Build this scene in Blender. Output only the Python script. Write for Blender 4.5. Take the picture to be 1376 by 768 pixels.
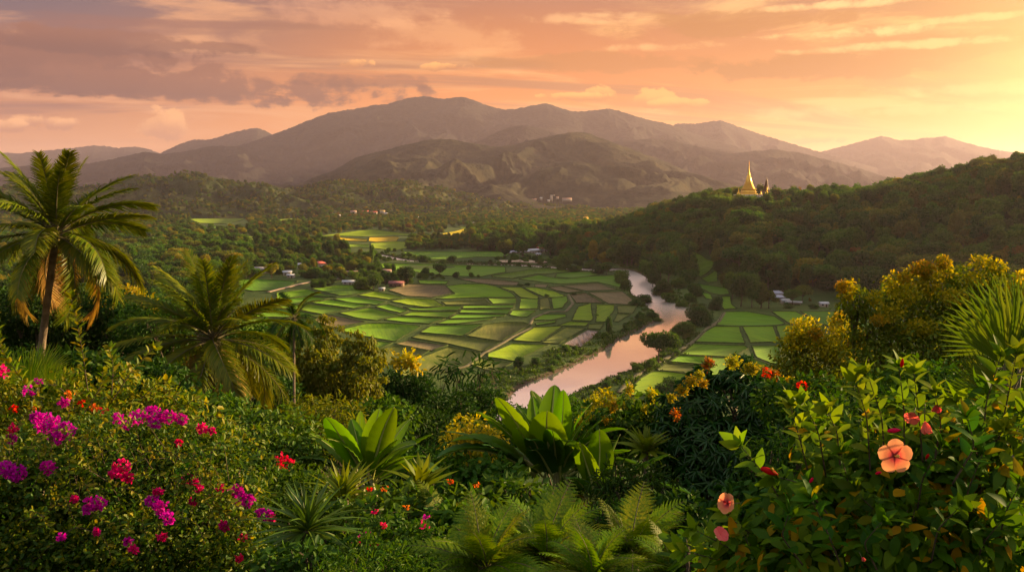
import bpy, math, random
import numpy as np
from mathutils import Vector, Matrix, Euler
for o in list(bpy.data.objects): bpy.data.objects.remove(o)
SC = bpy.context.scene; COL = SC.collection
R = math.radians
rng = np.random.default_rng(7); random.seed(7)
# ------------------------------------------------------------------ camera
CAMZ = 80.0; F = 1100.0; W, H = 1376, 768; PITCH = R(7.0)
cd = bpy.data.cameras.new('camera'); cam = bpy.data.objects.new('camera', cd); COL.objects.link(cam)
cam.location = (0, 0, CAMZ); cam.rotation_euler = (R(90) - PITCH, 0, 0)
cd.sensor_width = 36; cd.lens = 36 * F / W; cd.clip_start = 0.1; cd.clip_end = 90000
SC.camera = cam
# ------------------------------------------------------------------ light
SUN_AZ, SUN_EL = R(60), R(11.5)
SDIR = Vector((math.sin(SUN_AZ) * math.cos(SUN_EL), math.cos(SUN_AZ) * math.cos(SUN_EL), math.sin(SUN_EL)))
sl = bpy.data.lights.new('sun', 'SUN'); sun = bpy.data.objects.new('sun', sl); COL.objects.link(sun)
sl.energy = 5.0; sl.angle = R(0.6); sl.color = (1.0, 0.68, 0.32)
sun.rotation_euler = SDIR.to_track_quat('Z', 'Y').to_euler(); sun.location = (300, 0, 400)
SC.view_settings.view_transform = 'Standard'; SC.view_settings.look = 'None'
SC.view_settings.exposure = 1.7; SC.view_settings.gamma = 1.0; SC.view_settings.use_curve_mapping = False
SC.render.engine = 'CYCLES'
cy = SC.cycles
cy.max_bounces = 6; cy.diffuse_bounces = 2; cy.glossy_bounces = 2; cy.transmission_bounces = 3; cy.transparent_max_bounces = 4; cy.volume_bounces = 0
cy.caustics_reflective = False; cy.caustics_refractive = False
cy.use_denoising = True
try:
    cy.denoiser = 'OPENIMAGEDENOISE'; cy.denoising_input_passes = 'RGB_ALBEDO_NORMAL'
except Exception: pass
cy.sample_clamp_indirect = 4.0

class NT:
    """short-hand for node trees"""
    def __init__(s, tree): s.t = tree; s.t.nodes.clear()
    def n(s, typ, **kw):
        nd = s.t.nodes.new(typ)
        for k, v in kw.items(): setattr(nd, k, v)
        return nd
    def put(s, sock, v):
        if hasattr(v, 'is_linked') or isinstance(v, bpy.types.NodeSocket): s.t.links.new(v, sock)
        elif v is not None: sock.default_value = v
    def m(s, op, a, b=None, c=None, clamp=False):
        nd = s.n('ShaderNodeMath', operation=op, use_clamp=clamp)
        for i, v in enumerate((a, b, c)): s.put(nd.inputs[i], v)
        return nd.outputs[0]
    def ss(s, x, lo, hi, a=0.0, b=1.0):
        nd = s.n('ShaderNodeMapRange', interpolation_type='SMOOTHSTEP')
        for i, v in enumerate((x, lo, hi, a, b)): s.put(nd.inputs[i], v)
        return nd.outputs[0]
    def mix(s, f, a, b, mode='MIX'):
        nd = s.n('ShaderNodeMix', data_type='RGBA', blend_type=mode)
        s.put(nd.inputs[0], f); s.put(nd.inputs[6], c4(a)); s.put(nd.inputs[7], c4(b))
        return nd.outputs[2]
    def ramp(s, f, stops, interp='LINEAR'):
        nd = s.n('ShaderNodeValToRGB'); cr = nd.color_ramp; cr.interpolation = interp
        while len(cr.elements) > 1: cr.elements.remove(cr.elements[-1])
        for i, (p, c) in enumerate(stops):
            e = cr.elements[0] if i == 0 else cr.elements.new(p)
            e.position = p; e.color = c4(c)
        s.put(nd.inputs[0], f); return nd.outputs[0]
    def noise(s, vec, scale, detail=3, rough=0.55, dist=0.0):
        nd = s.n('ShaderNodeTexNoise'); s.put(nd.inputs['Vector'], vec)
        nd.inputs['Scale'].default_value = scale; nd.inputs['Detail'].default_value = detail
        nd.inputs['Roughness'].default_value = rough; nd.inputs['Distortion'].default_value = dist
        return nd.outputs[0]
    def vec(s, x, y, z=0.0):
        nd = s.n('ShaderNodeCombineXYZ'); s.put(nd.inputs[0], x); s.put(nd.inputs[1], y); s.put(nd.inputs[2], z); return nd.outputs[0]
def c4(c):
    return (*c, 1.0) if isinstance(c, (tuple, list)) and len(c) == 3 else c

# ------------------------------------------------------------------ sky
wd = bpy.data.worlds.new('World'); SC.world = wd; wd.use_nodes = True
def build_world():
    g = NT(wd.node_tree)
    tc = g.n('ShaderNodeTexCoord'); sp = g.n('ShaderNodeSeparateXYZ'); g.t.links.new(tc.outputs['Generated'], sp.inputs[0])
    x, y, z = sp.outputs
    u = g.m('ARCTAN2', x, y); e = z
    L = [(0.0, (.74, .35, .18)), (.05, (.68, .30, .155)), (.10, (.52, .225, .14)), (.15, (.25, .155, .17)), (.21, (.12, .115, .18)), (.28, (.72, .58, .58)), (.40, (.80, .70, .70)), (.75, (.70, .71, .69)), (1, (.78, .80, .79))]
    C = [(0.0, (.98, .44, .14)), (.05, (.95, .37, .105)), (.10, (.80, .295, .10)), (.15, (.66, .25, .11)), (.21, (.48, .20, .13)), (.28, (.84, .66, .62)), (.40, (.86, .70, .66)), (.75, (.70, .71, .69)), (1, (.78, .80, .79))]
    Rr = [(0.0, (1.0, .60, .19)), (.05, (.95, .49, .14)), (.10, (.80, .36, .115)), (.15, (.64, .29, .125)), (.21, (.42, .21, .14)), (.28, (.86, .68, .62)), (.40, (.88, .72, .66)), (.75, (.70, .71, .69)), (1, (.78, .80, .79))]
    a, b, c = g.ramp(e, L), g.ramp(e, C), g.ramp(e, Rr)
    base = g.mix(g.ss(u, -.58, .02), a, b); base = g.mix(g.ss(u, .0, .52), base, c)
    # the half of the sky behind the camera: pale pink-lavender light
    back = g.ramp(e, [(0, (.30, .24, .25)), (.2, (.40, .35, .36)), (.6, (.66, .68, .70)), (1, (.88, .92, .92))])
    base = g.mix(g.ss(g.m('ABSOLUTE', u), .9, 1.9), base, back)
    # high streaky cloud, on a flat layer overhead
    den = g.m('ADD', g.m('MAXIMUM', z, 0.0), .11)
    px, py = g.m('DIVIDE', x, den), g.m('DIVIDE', y, den)
    ang = R(14)
    rx = g.m('ADD', g.m('MULTIPLY', px, math.cos(ang)), g.m('MULTIPLY', py, math.sin(ang)))
    ry = g.m('SUBTRACT', g.m('MULTIPLY', py, math.cos(ang)), g.m('MULTIPLY', px, math.sin(ang)))
    v1 = g.vec(g.m('MULTIPLY', rx, .55), g.m('MULTIPLY', ry, 1.0), 3.7)
    n1 = g.noise(v1, 1.25, 8, .62, .9)
    n2 = g.noise(g.vec(g.m('MULTIPLY', rx, .32), g.m('MULTIPLY', ry, 1.25), 9.1), 1.1, 9, .62, .8)
    lightc = g.mix(g.ss(u, -.5, .5), (.78, .38, .22), (1.0, .60, .27))
    darkc = g.mix(g.ss(u, -.5, .5), (.30, .14, .13), (.56, .26, .12))
    up = g.ss(e, .03, .09)
    sky = g.mix(g.m('MULTIPLY', g.m('MULTIPLY', g.ss(n1, .50, .66), up), .8), base, lightc)
    sky = g.mix(g.m('MULTIPLY', g.m('MULTIPLY', g.ss(n2, .49, .62), up), .8), sky, darkc)
    # banks and cumulus puffs of the photograph: centres in (azimuth, height)
    nb = g.noise(g.vec(g.m('MULTIPLY', u, 1.0), g.m('MULTIPLY', e, 3.6), 2.2), 7.5, 9, .63, .5)
    nf = g.noise(g.vec(u, g.m('MULTIPLY', e, 1.3), 5.2), 34, 5, .6, .3)
    nbk = g.m('ADD', g.m('MULTIPLY', nb, .62), g.m('MULTIPLY', nf, .38))
    def blob(col, pxc, pyc, rpx, rpy, nz, amp, edge, op, f=None):
        u0 = math.atan((pxc - 688) / F * math.cos(PITCH)); e0 = (249 - pyc) / F
        dx = g.m('DIVIDE', g.m('SUBTRACT', u, u0), rpx / F); dy = g.m('DIVIDE', g.m('SUBTRACT', e, e0), rpy / F)
        q = g.m('ADD', g.m('MULTIPLY', dx, dx), g.m('MULTIPLY', dy, dy))
        k = g.m('ADD', g.m('SUBTRACT', 1.0, q), g.m('MULTIPLY', g.m('SUBTRACT', nz, .5), amp))
        return g.m('MULTIPLY', g.ss(k, 0.0, edge), op), dy
    for (pxc, pyc, rpx, rpy, op) in [(40, 112, 200, 40, 1.0), (300, 130, 260, 24, .95), (130, 84, 160, 16, .8), (470, 116, 120, 10, .6)]:
        mk, dy = blob(None, pxc, pyc, rpx, rpy, nbk, 6.5, .6, op)
        sky = g.mix(mk, sky, g.mix(g.ss(dy, -.9, .9), (.19, .09, .09), (.31, .135, .105)))
    for (pxc, pyc, rpx, rpy, op) in [(1150, 106, 260, 17, .95), (820, 92, 170, 14, .6), (1290, 92, 150, 18, .85), (980, 50, 170, 18, .75), (1330, 30, 120, 14, .6)]:
        mk, dy = blob(None, pxc, pyc, rpx, rpy, nbk, 6.5, .6, op)
        sky = g.mix(mk, sky, (.50, .22, .085))
    for (pxc, pyc, rpx, rpy, op) in [(1110, 36, 110, 6, .8), (1120, 68, 120, 8, .9), (1200, 86, 120, 6, .7), (1290, 62, 80, 6, .7), (900, 75, 90, 7, .5), (760, 40, 120, 9, .5), (470, 30, 130, 26, .35), (600, 60, 130, 24, .3), (1200, 160, 260, 9, .45), (1300, 140, 150, 10, .5)]:
        mk, dy = blob(None, pxc, pyc, rpx, rpy, nbk, 7.5, 1.2, op)
        sky = g.mix(mk, sky, g.mix(g.ss(u, -.4, .35), (.95, .46, .30), (1.15, .74, .38)))
    for (pxc, pyc, rpx, rpy) in [(222, 176, 22, 24), (62, 177, 28, 9), (98, 179, 16, 8), (20, 182, 20, 8), (598, 97, 29, 6), (806, 130, 20, 11), (772, 134, 48, 5), (874, 137, 26, 12), (905, 144, 34, 6), (476, 95, 24, 8), (1100, 192, 36, 6)]:
        mk, dy = blob(None, pxc, pyc, rpx * 1.1, rpy * 1.1, nf, 5.0, .5, .85)
        lit = g.mix(g.ss(u, -.45, .2), (1.0, .50, .24), (1.0, .52, .17))
        shd = g.mix(g.ss(u, -.45, .2), (.50, .215, .14), (.60, .26, .10))
        sky = g.mix(mk, sky, g.mix(g.ss(g.m('ADD', dy, g.m('MULTIPLY', g.m('SUBTRACT', nf, .5), 2.0)), -.7, .7), shd, lit))
    # glow about the sun, which stands just outside the frame
    gl = Vector((math.sin(R(38)), math.cos(R(38)), .05)).normalized()
    dot = g.m('MAXIMUM', g.m('ADD', g.m('ADD', g.m('MULTIPLY', x, gl.x), g.m('MULTIPLY', y, gl.y)), g.m('MULTIPLY', z, gl.z)), 0.0)
    sky = g.mix(g.m('MULTIPLY', g.m('POWER', dot, 20.0), .18), sky, (1.0, .58, .16))
    sky = g.mix(g.m('MULTIPLY', g.m('POWER', dot, 80.0), .9), sky, (1.45, 1.05, .42))
    warm = g.mix(1.0, sky, g.mix(g.ss(u, -.55, .0), (1.0, .95, .86), (1.12, .98, .66)), 'MULTIPLY'); sky = g.mix(g.ss(e, .17, .25), warm, sky)
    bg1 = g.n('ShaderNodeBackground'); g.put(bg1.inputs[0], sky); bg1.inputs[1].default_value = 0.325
    st = g.n('ShaderNodeTexSky', sky_type='NISHITA'); st.sun_disc = False; st.sun_elevation = SUN_EL; st.sun_rotation = SUN_AZ
    st.dust_density = 3.0; st.air_density = 1.2
    bg2 = g.n('ShaderNodeBackground'); g.put(bg2.inputs[0], st.outputs[0]); bg2.inputs[1].default_value = 0.12
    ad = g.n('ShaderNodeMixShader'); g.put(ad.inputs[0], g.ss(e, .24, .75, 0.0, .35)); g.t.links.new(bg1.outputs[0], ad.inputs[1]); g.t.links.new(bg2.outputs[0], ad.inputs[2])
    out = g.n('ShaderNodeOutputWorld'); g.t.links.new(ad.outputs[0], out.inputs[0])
build_world()

# ------------------------------------------------------------------ helpers
SP, CP = math.sin(PITCH), math.cos(PITCH)
def ray(px, py):
    """direction through a point of the photograph, as (x/y, z/y)"""
    a = (px - W / 2) / F; v = (H / 2 - py) / F; d = CP + v * SP
    return a / d, (-SP + v * CP) / d
def at(px, py, Y):
    a, b = ray(px, py); return np.array((a * Y, Y, CAMZ + b * Y))
def gp(px, py, z=0.0):
    a, b = ray(px, py); Y = (z - CAMZ) / b; return np.array((a * Y, Y, z))
def to_px(x, y, z):
    a = x / y; b = (z - CAMZ) / y
    # invert: direction (a,1,b) -> camera space
    f = CP - b * SP; r = a; t = SP + b * CP
    return W / 2 + F * r / f, H / 2 - F * t / f
_perm = np.random.default_rng(3).permutation(4096)
def _h(ix, iy, s):
    return _perm[(_perm[(ix + s * 131) & 4095] + iy) & 4095]
def perlin(x, y, s=0):
    x = np.asarray(x, float); y = np.asarray(y, float)
    ix = np.floor(x).astype(int); iy = np.floor(y).astype(int); fx = x - ix; fy = y - iy
    u = fx * fx * fx * (fx * (fx * 6 - 15) + 10); v = fy * fy * fy * (fy * (fy * 6 - 15) + 10)
    def gr(i, j, dx, dy):
        a = _h(i, j, s) * (2 * math.pi / 4096); return np.cos(a) * dx + np.sin(a) * dy
    a = gr(ix, iy, fx, fy); b = gr(ix + 1, iy, fx - 1, fy); c = gr(ix, iy + 1, fx, fy - 1); d = gr(ix + 1, iy + 1, fx - 1, fy - 1)
    return 1.5 * ((a + (b - a) * u) * (1 - v) + (c + (d - c) * u) * v)
def fbm(x, y, s=0, o=5, g=.5):
    t = 0; a = 1.0; n = 0
    for k in range(o):
        t = t + a * perlin(x * 2 ** k, y * 2 ** k, s + k); n += a; a *= g
    return t / n
def ridged(x, y, s=0, o=5, g=.5):
    t = 0; a = 1.0; n = 0
    for k in range(o):
        t = t + a * (1 - np.sqrt(perlin(x * 2 ** k, y * 2 ** k, s + k) ** 2 + .006) * 1.6); n += a; a *= g
    return t / n
def sstep(x, a, b):
    t = np.clip((x - a) / (b - a), 0, 1); return t * t * (3 - 2 * t)

def mk_mesh(name, verts, quads=None, tris=None, qm=None, tm=None, smooth=False):
    me = bpy.data.meshes.new(name)
    verts = np.asarray(verts, np.float32).reshape(-1, 3)
    q = np.zeros((0, 4), np.int32) if quads is None or len(quads) == 0 else np.asarray(quads, np.int32)
    t = np.zeros((0, 3), np.int32) if tris is None or len(tris) == 0 else np.asarray(tris, np.int32)
    me.vertices.add(len(verts)); me.vertices.foreach_set('co', verts.ravel())
    me.loops.add(q.size + t.size); me.loops.foreach_set('vertex_index', np.concatenate([q.ravel(), t.ravel()]))
    me.polygons.add(len(q) + len(t))
    ls = np.concatenate([np.arange(len(q)) * 4, q.size + np.arange(len(t)) * 3]).astype(np.int32)
    me.polygons.foreach_set('loop_start', ls)
    if qm is not None or tm is not None:
        mm = np.concatenate([np.zeros(len(q), np.int32) if qm is None else qm, np.zeros(len(t), np.int32) if tm is None else tm]).astype(np.int32)
        me.polygons.foreach_set('material_index', mm)
    if smooth: me.polygons.foreach_set('use_smooth', np.ones(len(q) + len(t), bool))
    me.update(calc_edges=True)
    return me
class MB:
    """collects verts and faces of ONE mesh"""
    def __init__(s): s.v = []; s.q = []; s.t = []; s.qm = []; s.tm = []; s.n = 0
    def add(s, v, q=None, t=None, m=0):
        v = np.asarray(v, float).reshape(-1, 3); s.v.append(v)
        if q is not None and len(q): q = np.asarray(q, int); s.q.append(q + s.n); s.qm.append(np.full(len(q), m))
        if t is not None and len(t): t = np.asarray(t, int); s.t.append(t + s.n); s.tm.append(np.full(len(t), m))
        s.n += len(v); return s
    def inst(s, tm, P, A, N, S, m=0):
        """leaf template tm=(verts, quads, tris) at points P, along axes A, facing N, sizes S"""
        tv, tq, tt = tm; n = len(P)
        if n == 0: return s
        A = A / np.maximum(np.linalg.norm(A, axis=1, keepdims=True), 1e-6)
        B = np.cross(N, A); B /= np.maximum(np.linalg.norm(B, axis=1, keepdims=True), 1e-6); C = np.cross(A, B)
        S = np.broadcast_to(np.asarray(S, float), (n,)) if np.ndim(S) < 2 else S
        if np.ndim(S) == 1: S = np.stack([S, S, S], 1)
        v = P[:, None, :] + tv[None, :, 0:1] * (A * S[:, 0:1])[:, None, :] + tv[None, :, 1:2] * (B * S[:, 1:2])[:, None, :] + tv[None, :, 2:3] * (C * S[:, 2:3])[:, None, :]
        off = (np.arange(n) * len(tv))[:, None, None]
        q = (tq[None] + off).reshape(-1, 4) if len(tq) else None
        t = (tt[None] + off).reshape(-1, 3) if len(tt) else None
        return s.add(v.reshape(-1, 3), q, t, m)
    def tube(s, pts, rad, k=6, m=0, cap=True):
        pts = np.asarray(pts, float); n = len(pts); rad = np.broadcast_to(rad, (n,))
        T = np.gradient(pts, axis=0); T /= np.maximum(np.linalg.norm(T, axis=1, keepdims=True), 1e-9)
        ref = np.array((0.31, 0.17, .93)) if abs(T[0][2]) < .9 else np.array((1., .1, 0.))
        U = np.cross(T, ref); U /= np.maximum(np.linalg.norm(U, axis=1, keepdims=True), 1e-9); V = np.cross(T, U)
        a = np.linspace(0, 2 * math.pi, k, endpoint=False)
        v = pts[:, None] + rad[:, None, None] * (np.cos(a)[None, :, None] * U[:, None] + np.sin(a)[None, :, None] * V[:, None])
        i = np.arange(n - 1)[:, None] * k; j = np.arange(k)[None]; j2 = (j + 1) % k
        q = np.stack([i + j, i + j2, i + k + j2, i + k + j], -1).reshape(-1, 4)
        vv = v.reshape(-1, 3); t = []
        if cap:
            vv = np.vstack([vv, pts[-1:], pts[:1]]); e = (n - 1) * k
            t = [(e + x, e + (x + 1) % k, n * k) for x in range(k)] + [((x + 1) % k, x, n * k + 1) for x in range(k)]
        return s.add(vv, q, t, m)
    def box(s, c, d, m=0, rz=0.0):
        x, y, z = np.asarray(d) / 2.0
        v = np.array([(-x, -y, -z), (x, -y, -z), (x, y, -z), (-x, y, -z), (-x, -y, z), (x, -y, z), (x, y, z), (-x, y, z)])
        if rz: v[:, :2] = v[:, :2] @ np.array([[math.cos(rz), math.sin(rz)], [-math.sin(rz), math.cos(rz)]])
        return s.add(v + np.asarray(c), [(0, 3, 2, 1), (4, 5, 6, 7), (0, 1, 5, 4), (1, 2, 6, 5), (2, 3, 7, 6), (3, 0, 4, 7)], None, m)
    def lathe(s, prof, k=24, c=(0, 0, 0), m=0, sq=0.0):
        prof = np.asarray(prof, float); a = np.linspace(0, 2 * math.pi, k, endpoint=False)
        cx, sx = np.cos(a), np.sin(a)
        if sq:
            f = 1 / np.maximum(np.abs(cx), np.abs(sx)); cx = cx * (1 - sq + sq * f); sx = sx * (1 - sq + sq * f)
        v = np.stack([prof[:, 0:1] * cx, prof[:, 0:1] * sx, np.repeat(prof[:, 1:2], k, 1)], -1).reshape(-1, 3) + np.asarray(c)
        i = np.arange(len(prof) - 1)[:, None] * k; j = np.arange(k)[None]; j2 = (j + 1) % k
        return s.add(v, np.stack([i + j, i + j2, i + k + j2, i + k + j], -1).reshape(-1, 4), None, m)
    def mesh(s, name, smooth=False):
        z = lambda l, w: np.concatenate(l) if l else None
        return mk_mesh(name, np.concatenate(s.v) if s.v else np.zeros((0, 3)), z(s.q, 4), z(s.t, 3), z(s.qm, 1), z(s.tm, 1), smooth)

def link(name, me, mats=None, parent=None, loc=None):
    o = bpy.data.objects.new(name, me); COL.objects.link(o)
    if mats is not None:
        for m in (mats if isinstance(mats, (list, tuple)) else [mats]): me.materials.append(m)
    if parent is not None: o.parent = parent
    if loc is not None: o.location = loc
    return o
def tag(o, label=None, cat=None, group=None, kind=None):
    if label: o['label'] = label
    if cat: o['category'] = cat
    if group: o['group'] = group
    if kind: o['kind'] = kind
    return o
def root(name, loc, label, cat, group=None, rz=0.0):
    o = bpy.data.objects.new(name, None); COL.objects.link(o); o.location = [float(a) for a in loc]; o.rotation_euler = (0, 0, rz)
    o.empty_display_size = .2
    return tag(o, label, cat, group)
def part(name, mb, mat, parent, smooth=False):
    """a part in its thing's own space"""
    return link(name, mb.mesh(name, smooth) if isinstance(mb, MB) else mb, mat, parent)

# ------------------------------------------------------------------ materials
MATS = {}
def new_mat(name):
    m = bpy.data.materials.new(name); m.use_nodes = True; MATS[name] = m
    g = NT(m.node_tree); return m, g
def finish(g, shader, disp=None):
    o = g.n('ShaderNodeOutputMaterial'); g.t.links.new(shader, o.inputs[0])
def leaf_mat(name, cols, trans=.35, rough=.45, tcol=None, spec=.35, nscale=0):
    """cols: leaf colours, chosen leaf by leaf"""
    m, g = new_mat(name)
    geo = g.n('ShaderNodeNewGeometry'); oi = g.n('ShaderNodeObjectInfo')
    r = geo.outputs['Random Per Island']
    n = len(cols)
    c = g.ramp(r, [((i + .5) / n, k) for i, k in enumerate(cols)])
    hsv = g.n('ShaderNodeHueSaturation'); g.put(hsv.inputs['Color'], c); hsv.inputs['Saturation'].default_value = 1.1
    g.put(hsv.inputs['Hue'], g.m('ADD', .485, g.m('MULTIPLY', oi.outputs['Random'], .03)))
    g.put(hsv.inputs['Value'], g.m('ADD', .85, g.m('MULTIPLY', g.m('FRACT', g.m('MULTIPLY', oi.outputs['Random'], 7.3)), .35)))
    c = hsv.outputs[0]
    d = g.n('ShaderNodeBsdfDiffuse'); g.put(d.inputs[0], c); gl = g.n('ShaderNodeBsdfGlossy'); gl.inputs[0].default_value = (1, 1, 1, 1); gl.inputs['Roughness'].default_value = rough
    p = g.n('ShaderNodeMixShader'); p.inputs[0].default_value = .05 * spec; g.t.links.new(d.outputs[0], p.inputs[1]); g.t.links.new(gl.outputs[0], p.inputs[2])
    t = g.n('ShaderNodeBsdfTranslucent')
    g.put(t.inputs[0], g.mix(1.0, c, tcol or (1.4, 1.25, .4), 'MULTIPLY'))
    mx = g.n('ShaderNodeMixShader'); mx.inputs[0].default_value = trans
    g.t.links.new(p.outputs[0], mx.inputs[1]); g.t.links.new(t.outputs[0], mx.inputs[2])
    finish(g, mx.outputs[0]); return m
def plain(name, col, rough=.7, metal=0.0, var=.25, scale=3.0, bump=0.0, spec=.3):
    m, g = new_mat(name)
    tc = g.n('ShaderNodeTexCoord'); nz = g.noise(tc.outputs['Object'], scale, 5, .6)
    dk = tuple(a * (1 - var) for a in col); lt = tuple(min(1, a * (1 + var)) for a in col)
    c = g.mix(g.ss(nz, .3, .7), dk, lt)
    p = g.n('ShaderNodeBsdfPrincipled'); g.put(p.inputs['Base Color'], c); p.inputs['Roughness'].default_value = rough; p.inputs['Metallic'].default_value = metal
    p.inputs['Specular IOR Level'].default_value = spec
    if bump:
        b = g.n('ShaderNodeBump'); b.inputs['Strength'].default_value = bump; b.inputs['Distance'].default_value = .05
        g.put(b.inputs['Height'], g.noise(tc.outputs['Object'], scale * 6, 4)); g.t.links.new(b.outputs[0], p.inputs['Normal'])
    finish(g, p.outputs[0]); return m
# ================================================================== THE LAND
def inpoly(P, poly):
    x, y = P[:, 0], P[:, 1]; c = np.zeros(len(P), bool); n = len(poly); j = n - 1
    for i in range(n):
        xi, yi = poly[i]; xj, yj = poly[j]
        k = ((yi > y) != (yj > y)) & (x < (xj - xi) * (y - yi) / (yj - yi + 1e-12) + xi); c ^= k; j = i
    return c
def polydist(P, poly):
    d = np.full(len(P), 1e9); n = len(poly)
    for i in range(n):
        a = np.asarray(poly[i]); b = np.asarray(poly[(i + 1) % n]); ab = b - a
        t = np.clip(((P - a) @ ab) / (ab @ ab + 1e-12), 0, 1)
        d = np.minimum(d, np.hypot(*(P - a - t[:, None] * ab).T))
    return d
def flat(pxs, z=0.0): return np.array([gp(a, b, z)[:2] for a, b in pxs])
WZ = -1.6                                                   # water level
RIV = [(826, 361), (846, 370), (843, 381), (847, 393), (861, 404), (872, 414), (886, 424), (884, 431), (872, 436), (852, 447), (836, 454), (822, 463), (806, 473), (789, 481), (765, 493), (743, 503), (718, 511), (700, 520), (686, 532), (672, 545), (655, 562),
       (690, 572), (716, 556), (745, 541), (775, 527), (800, 516), (820, 507), (840, 499), (857, 492), (872, 486), (883, 479), (899, 458), (913, 445), (928, 431), (932, 414), (918, 409), (899, 403), (893, 392), (884, 385), (874, 378), (866, 371), (850, 363)]
RIV = flat(RIV, WZ)
RIV2 = flat([(504, 341.5), (515, 342.5), (538, 348), (561, 351), (595, 353.6), (640, 355), (700, 356), (745, 359), (790, 362), (826, 361), (850, 363), (846, 369.5), (826, 365.5), (780, 365.5), (745, 362), (700, 358), (640, 356.6), (595, 355), (558, 352.6), (527, 350.5), (508, 345)], WZ)
def smooth_closed(p, n=3):
    for _ in range(n):
        q = np.roll(p, -1, 0); p = np.stack([.75 * p + .25 * q, .25 * p + .75 * q], 1).reshape(-1, 2)
    return p
RIVS = smooth_closed(RIV, 2); RIV2S = smooth_closed(RIV2, 1)
SL_Y = np.array([-40, 0, 3, 6, 10, 16, 33, 60, 100, 140, 185, 230]); SL_Z = np.array([-.5, -2.5, -2.8, -3.7, -5.2, -7.8, -14.5, -25, -43, -63, -79, -80.])
# forested hill: foot and crest, column by column
FOOT = [(640, 352), (700, 350), (760, 352), (800, 357), (870, 362), (905, 377), (950, 380), (978, 388), (990, 402), (1004, 408), (1026, 396), (1070, 397), (1120, 402), (1150, 409), (1250, 420), (1376, 430), (1600, 440)]
CREST = [(640, 321, 1150), (740, 319, 1150), (820, 318, 1100), (850, 310, 1060), (880, 298, 1020), (920, 288, 980), (960, 278, 940), (1005, 275, 900), (1040, 278, 890), (1080, 278, 880), (1130, 277, 870), (1170, 276, 860), (1200, 267, 850), (1240, 258, 840), (1280, 252, 830), (1320, 243, 820), (1376, 234, 800), (1600, 212, 760)]
f_a = np.array([ray(*p)[0] for p in FOOT]); f_y = np.array([gp(*p)[1] for p in FOOT])
c_a = np.array([ray(p[0], p[1])[0] for p in CREST]); c_y = np.array([p[2] for p in CREST]); c_z = np.array([at(*p)[2] for p in CREST])
def hill_z(x, y):
    a = x / np.maximum(y, 1.0)
    yf = np.interp(a, f_a, f_y); yc = np.interp(a, c_a, c_y); zc = np.interp(a, c_a, c_z) * sstep(a, ray(600, 0)[0], ray(700, 0)[0])
    t = (y - yf) / (yc - yf)
    front = np.sin(np.clip(t, 0, 1) * math.pi / 2) ** 1.15
    back = 1 - sstep(y, yc, yc + 700)
    z = zc * np.where(t <= 1, front, back)
    w = np.clip(t * 4, 0, 1) * np.clip((1 - t) * 3 + .15, 0, 1) * (zc > 5)
    return z + w * 9.0 * fbm(x / 90, y / 140, 11, 4)
def bankdist(x, y):
    P = np.stack([np.ravel(x), np.ravel(y)], 1)
    d = np.full(len(P), 400.0); k = (P[:, 1] > 180) & (P[:, 1] < 1300) & (P[:, 0] > -350) & (P[:, 0] < 420)
    q = P[k]
    if len(q):
        dd = polydist(q, RIVS); ins = inpoly(q, RIVS); d1 = np.where(ins, -dd, dd)
        dd = polydist(q, RIV2S); ins = inpoly(q, RIV2S); d2 = np.where(ins, -dd, dd)
        d[k] = np.minimum(d1, d2)
    return d.reshape(np.shape(x))
def ground_z(x, y):
    x = np.asarray(x, float); y = np.asarray(y, float)
    near = CAMZ + np.interp(y, SL_Y, SL_Z) + .5 * np.clip(y / 40, 0, 1) * np.clip((200 - y) / 60, 0, 1) * fbm(x / 11, y / 11, 5, 3)
    z = np.where(y < 200, near, 0.0)
    z = np.where(y > 235, hill_z(x, y), z)
    far = np.clip((y - 300) / 400, 0, 1)
    z = z + far * .35 * fbm(x / 60, y / 60, 8, 3)
    d = bankdist(x, y)
    z = np.where(d < 14, np.minimum(z, np.interp(d, [-12, -3, 0, 1.2, 4, 9, 14], [-4.5, -3.0, -1.75, -1.0, .0, .3, 99])), z)
    return z
def gz(x, y): return float(ground_z(np.array([x]), np.array([y]))[0])

aa = np.concatenate([np.linspace(-3, -.74, 40)[:-1], np.linspace(-.74, .74, 760), np.linspace(.74, 3, 40)[1:]])
yy = np.concatenate([np.linspace(-40, .8, 10)[:-1], np.geomspace(.8, 180, 130)[:-1], np.geomspace(180, 1400, 430)[:-1], np.geomspace(1400, 14000, 60)])
Y_, A_ = np.meshgrid(yy, aa, indexing='ij'); X_ = A_ * np.maximum(Y_, 14.0)
gzv = ground_z(X_, Y_)
def grid_quads(nr, nc):
    i = np.arange(nr - 1)[:, None] * nc; j = np.arange(nc - 1)[None]
    return np.stack([i + j, i + j + 1, i + nc + j + 1, i + nc + j], -1).reshape(-1, 4)

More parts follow.
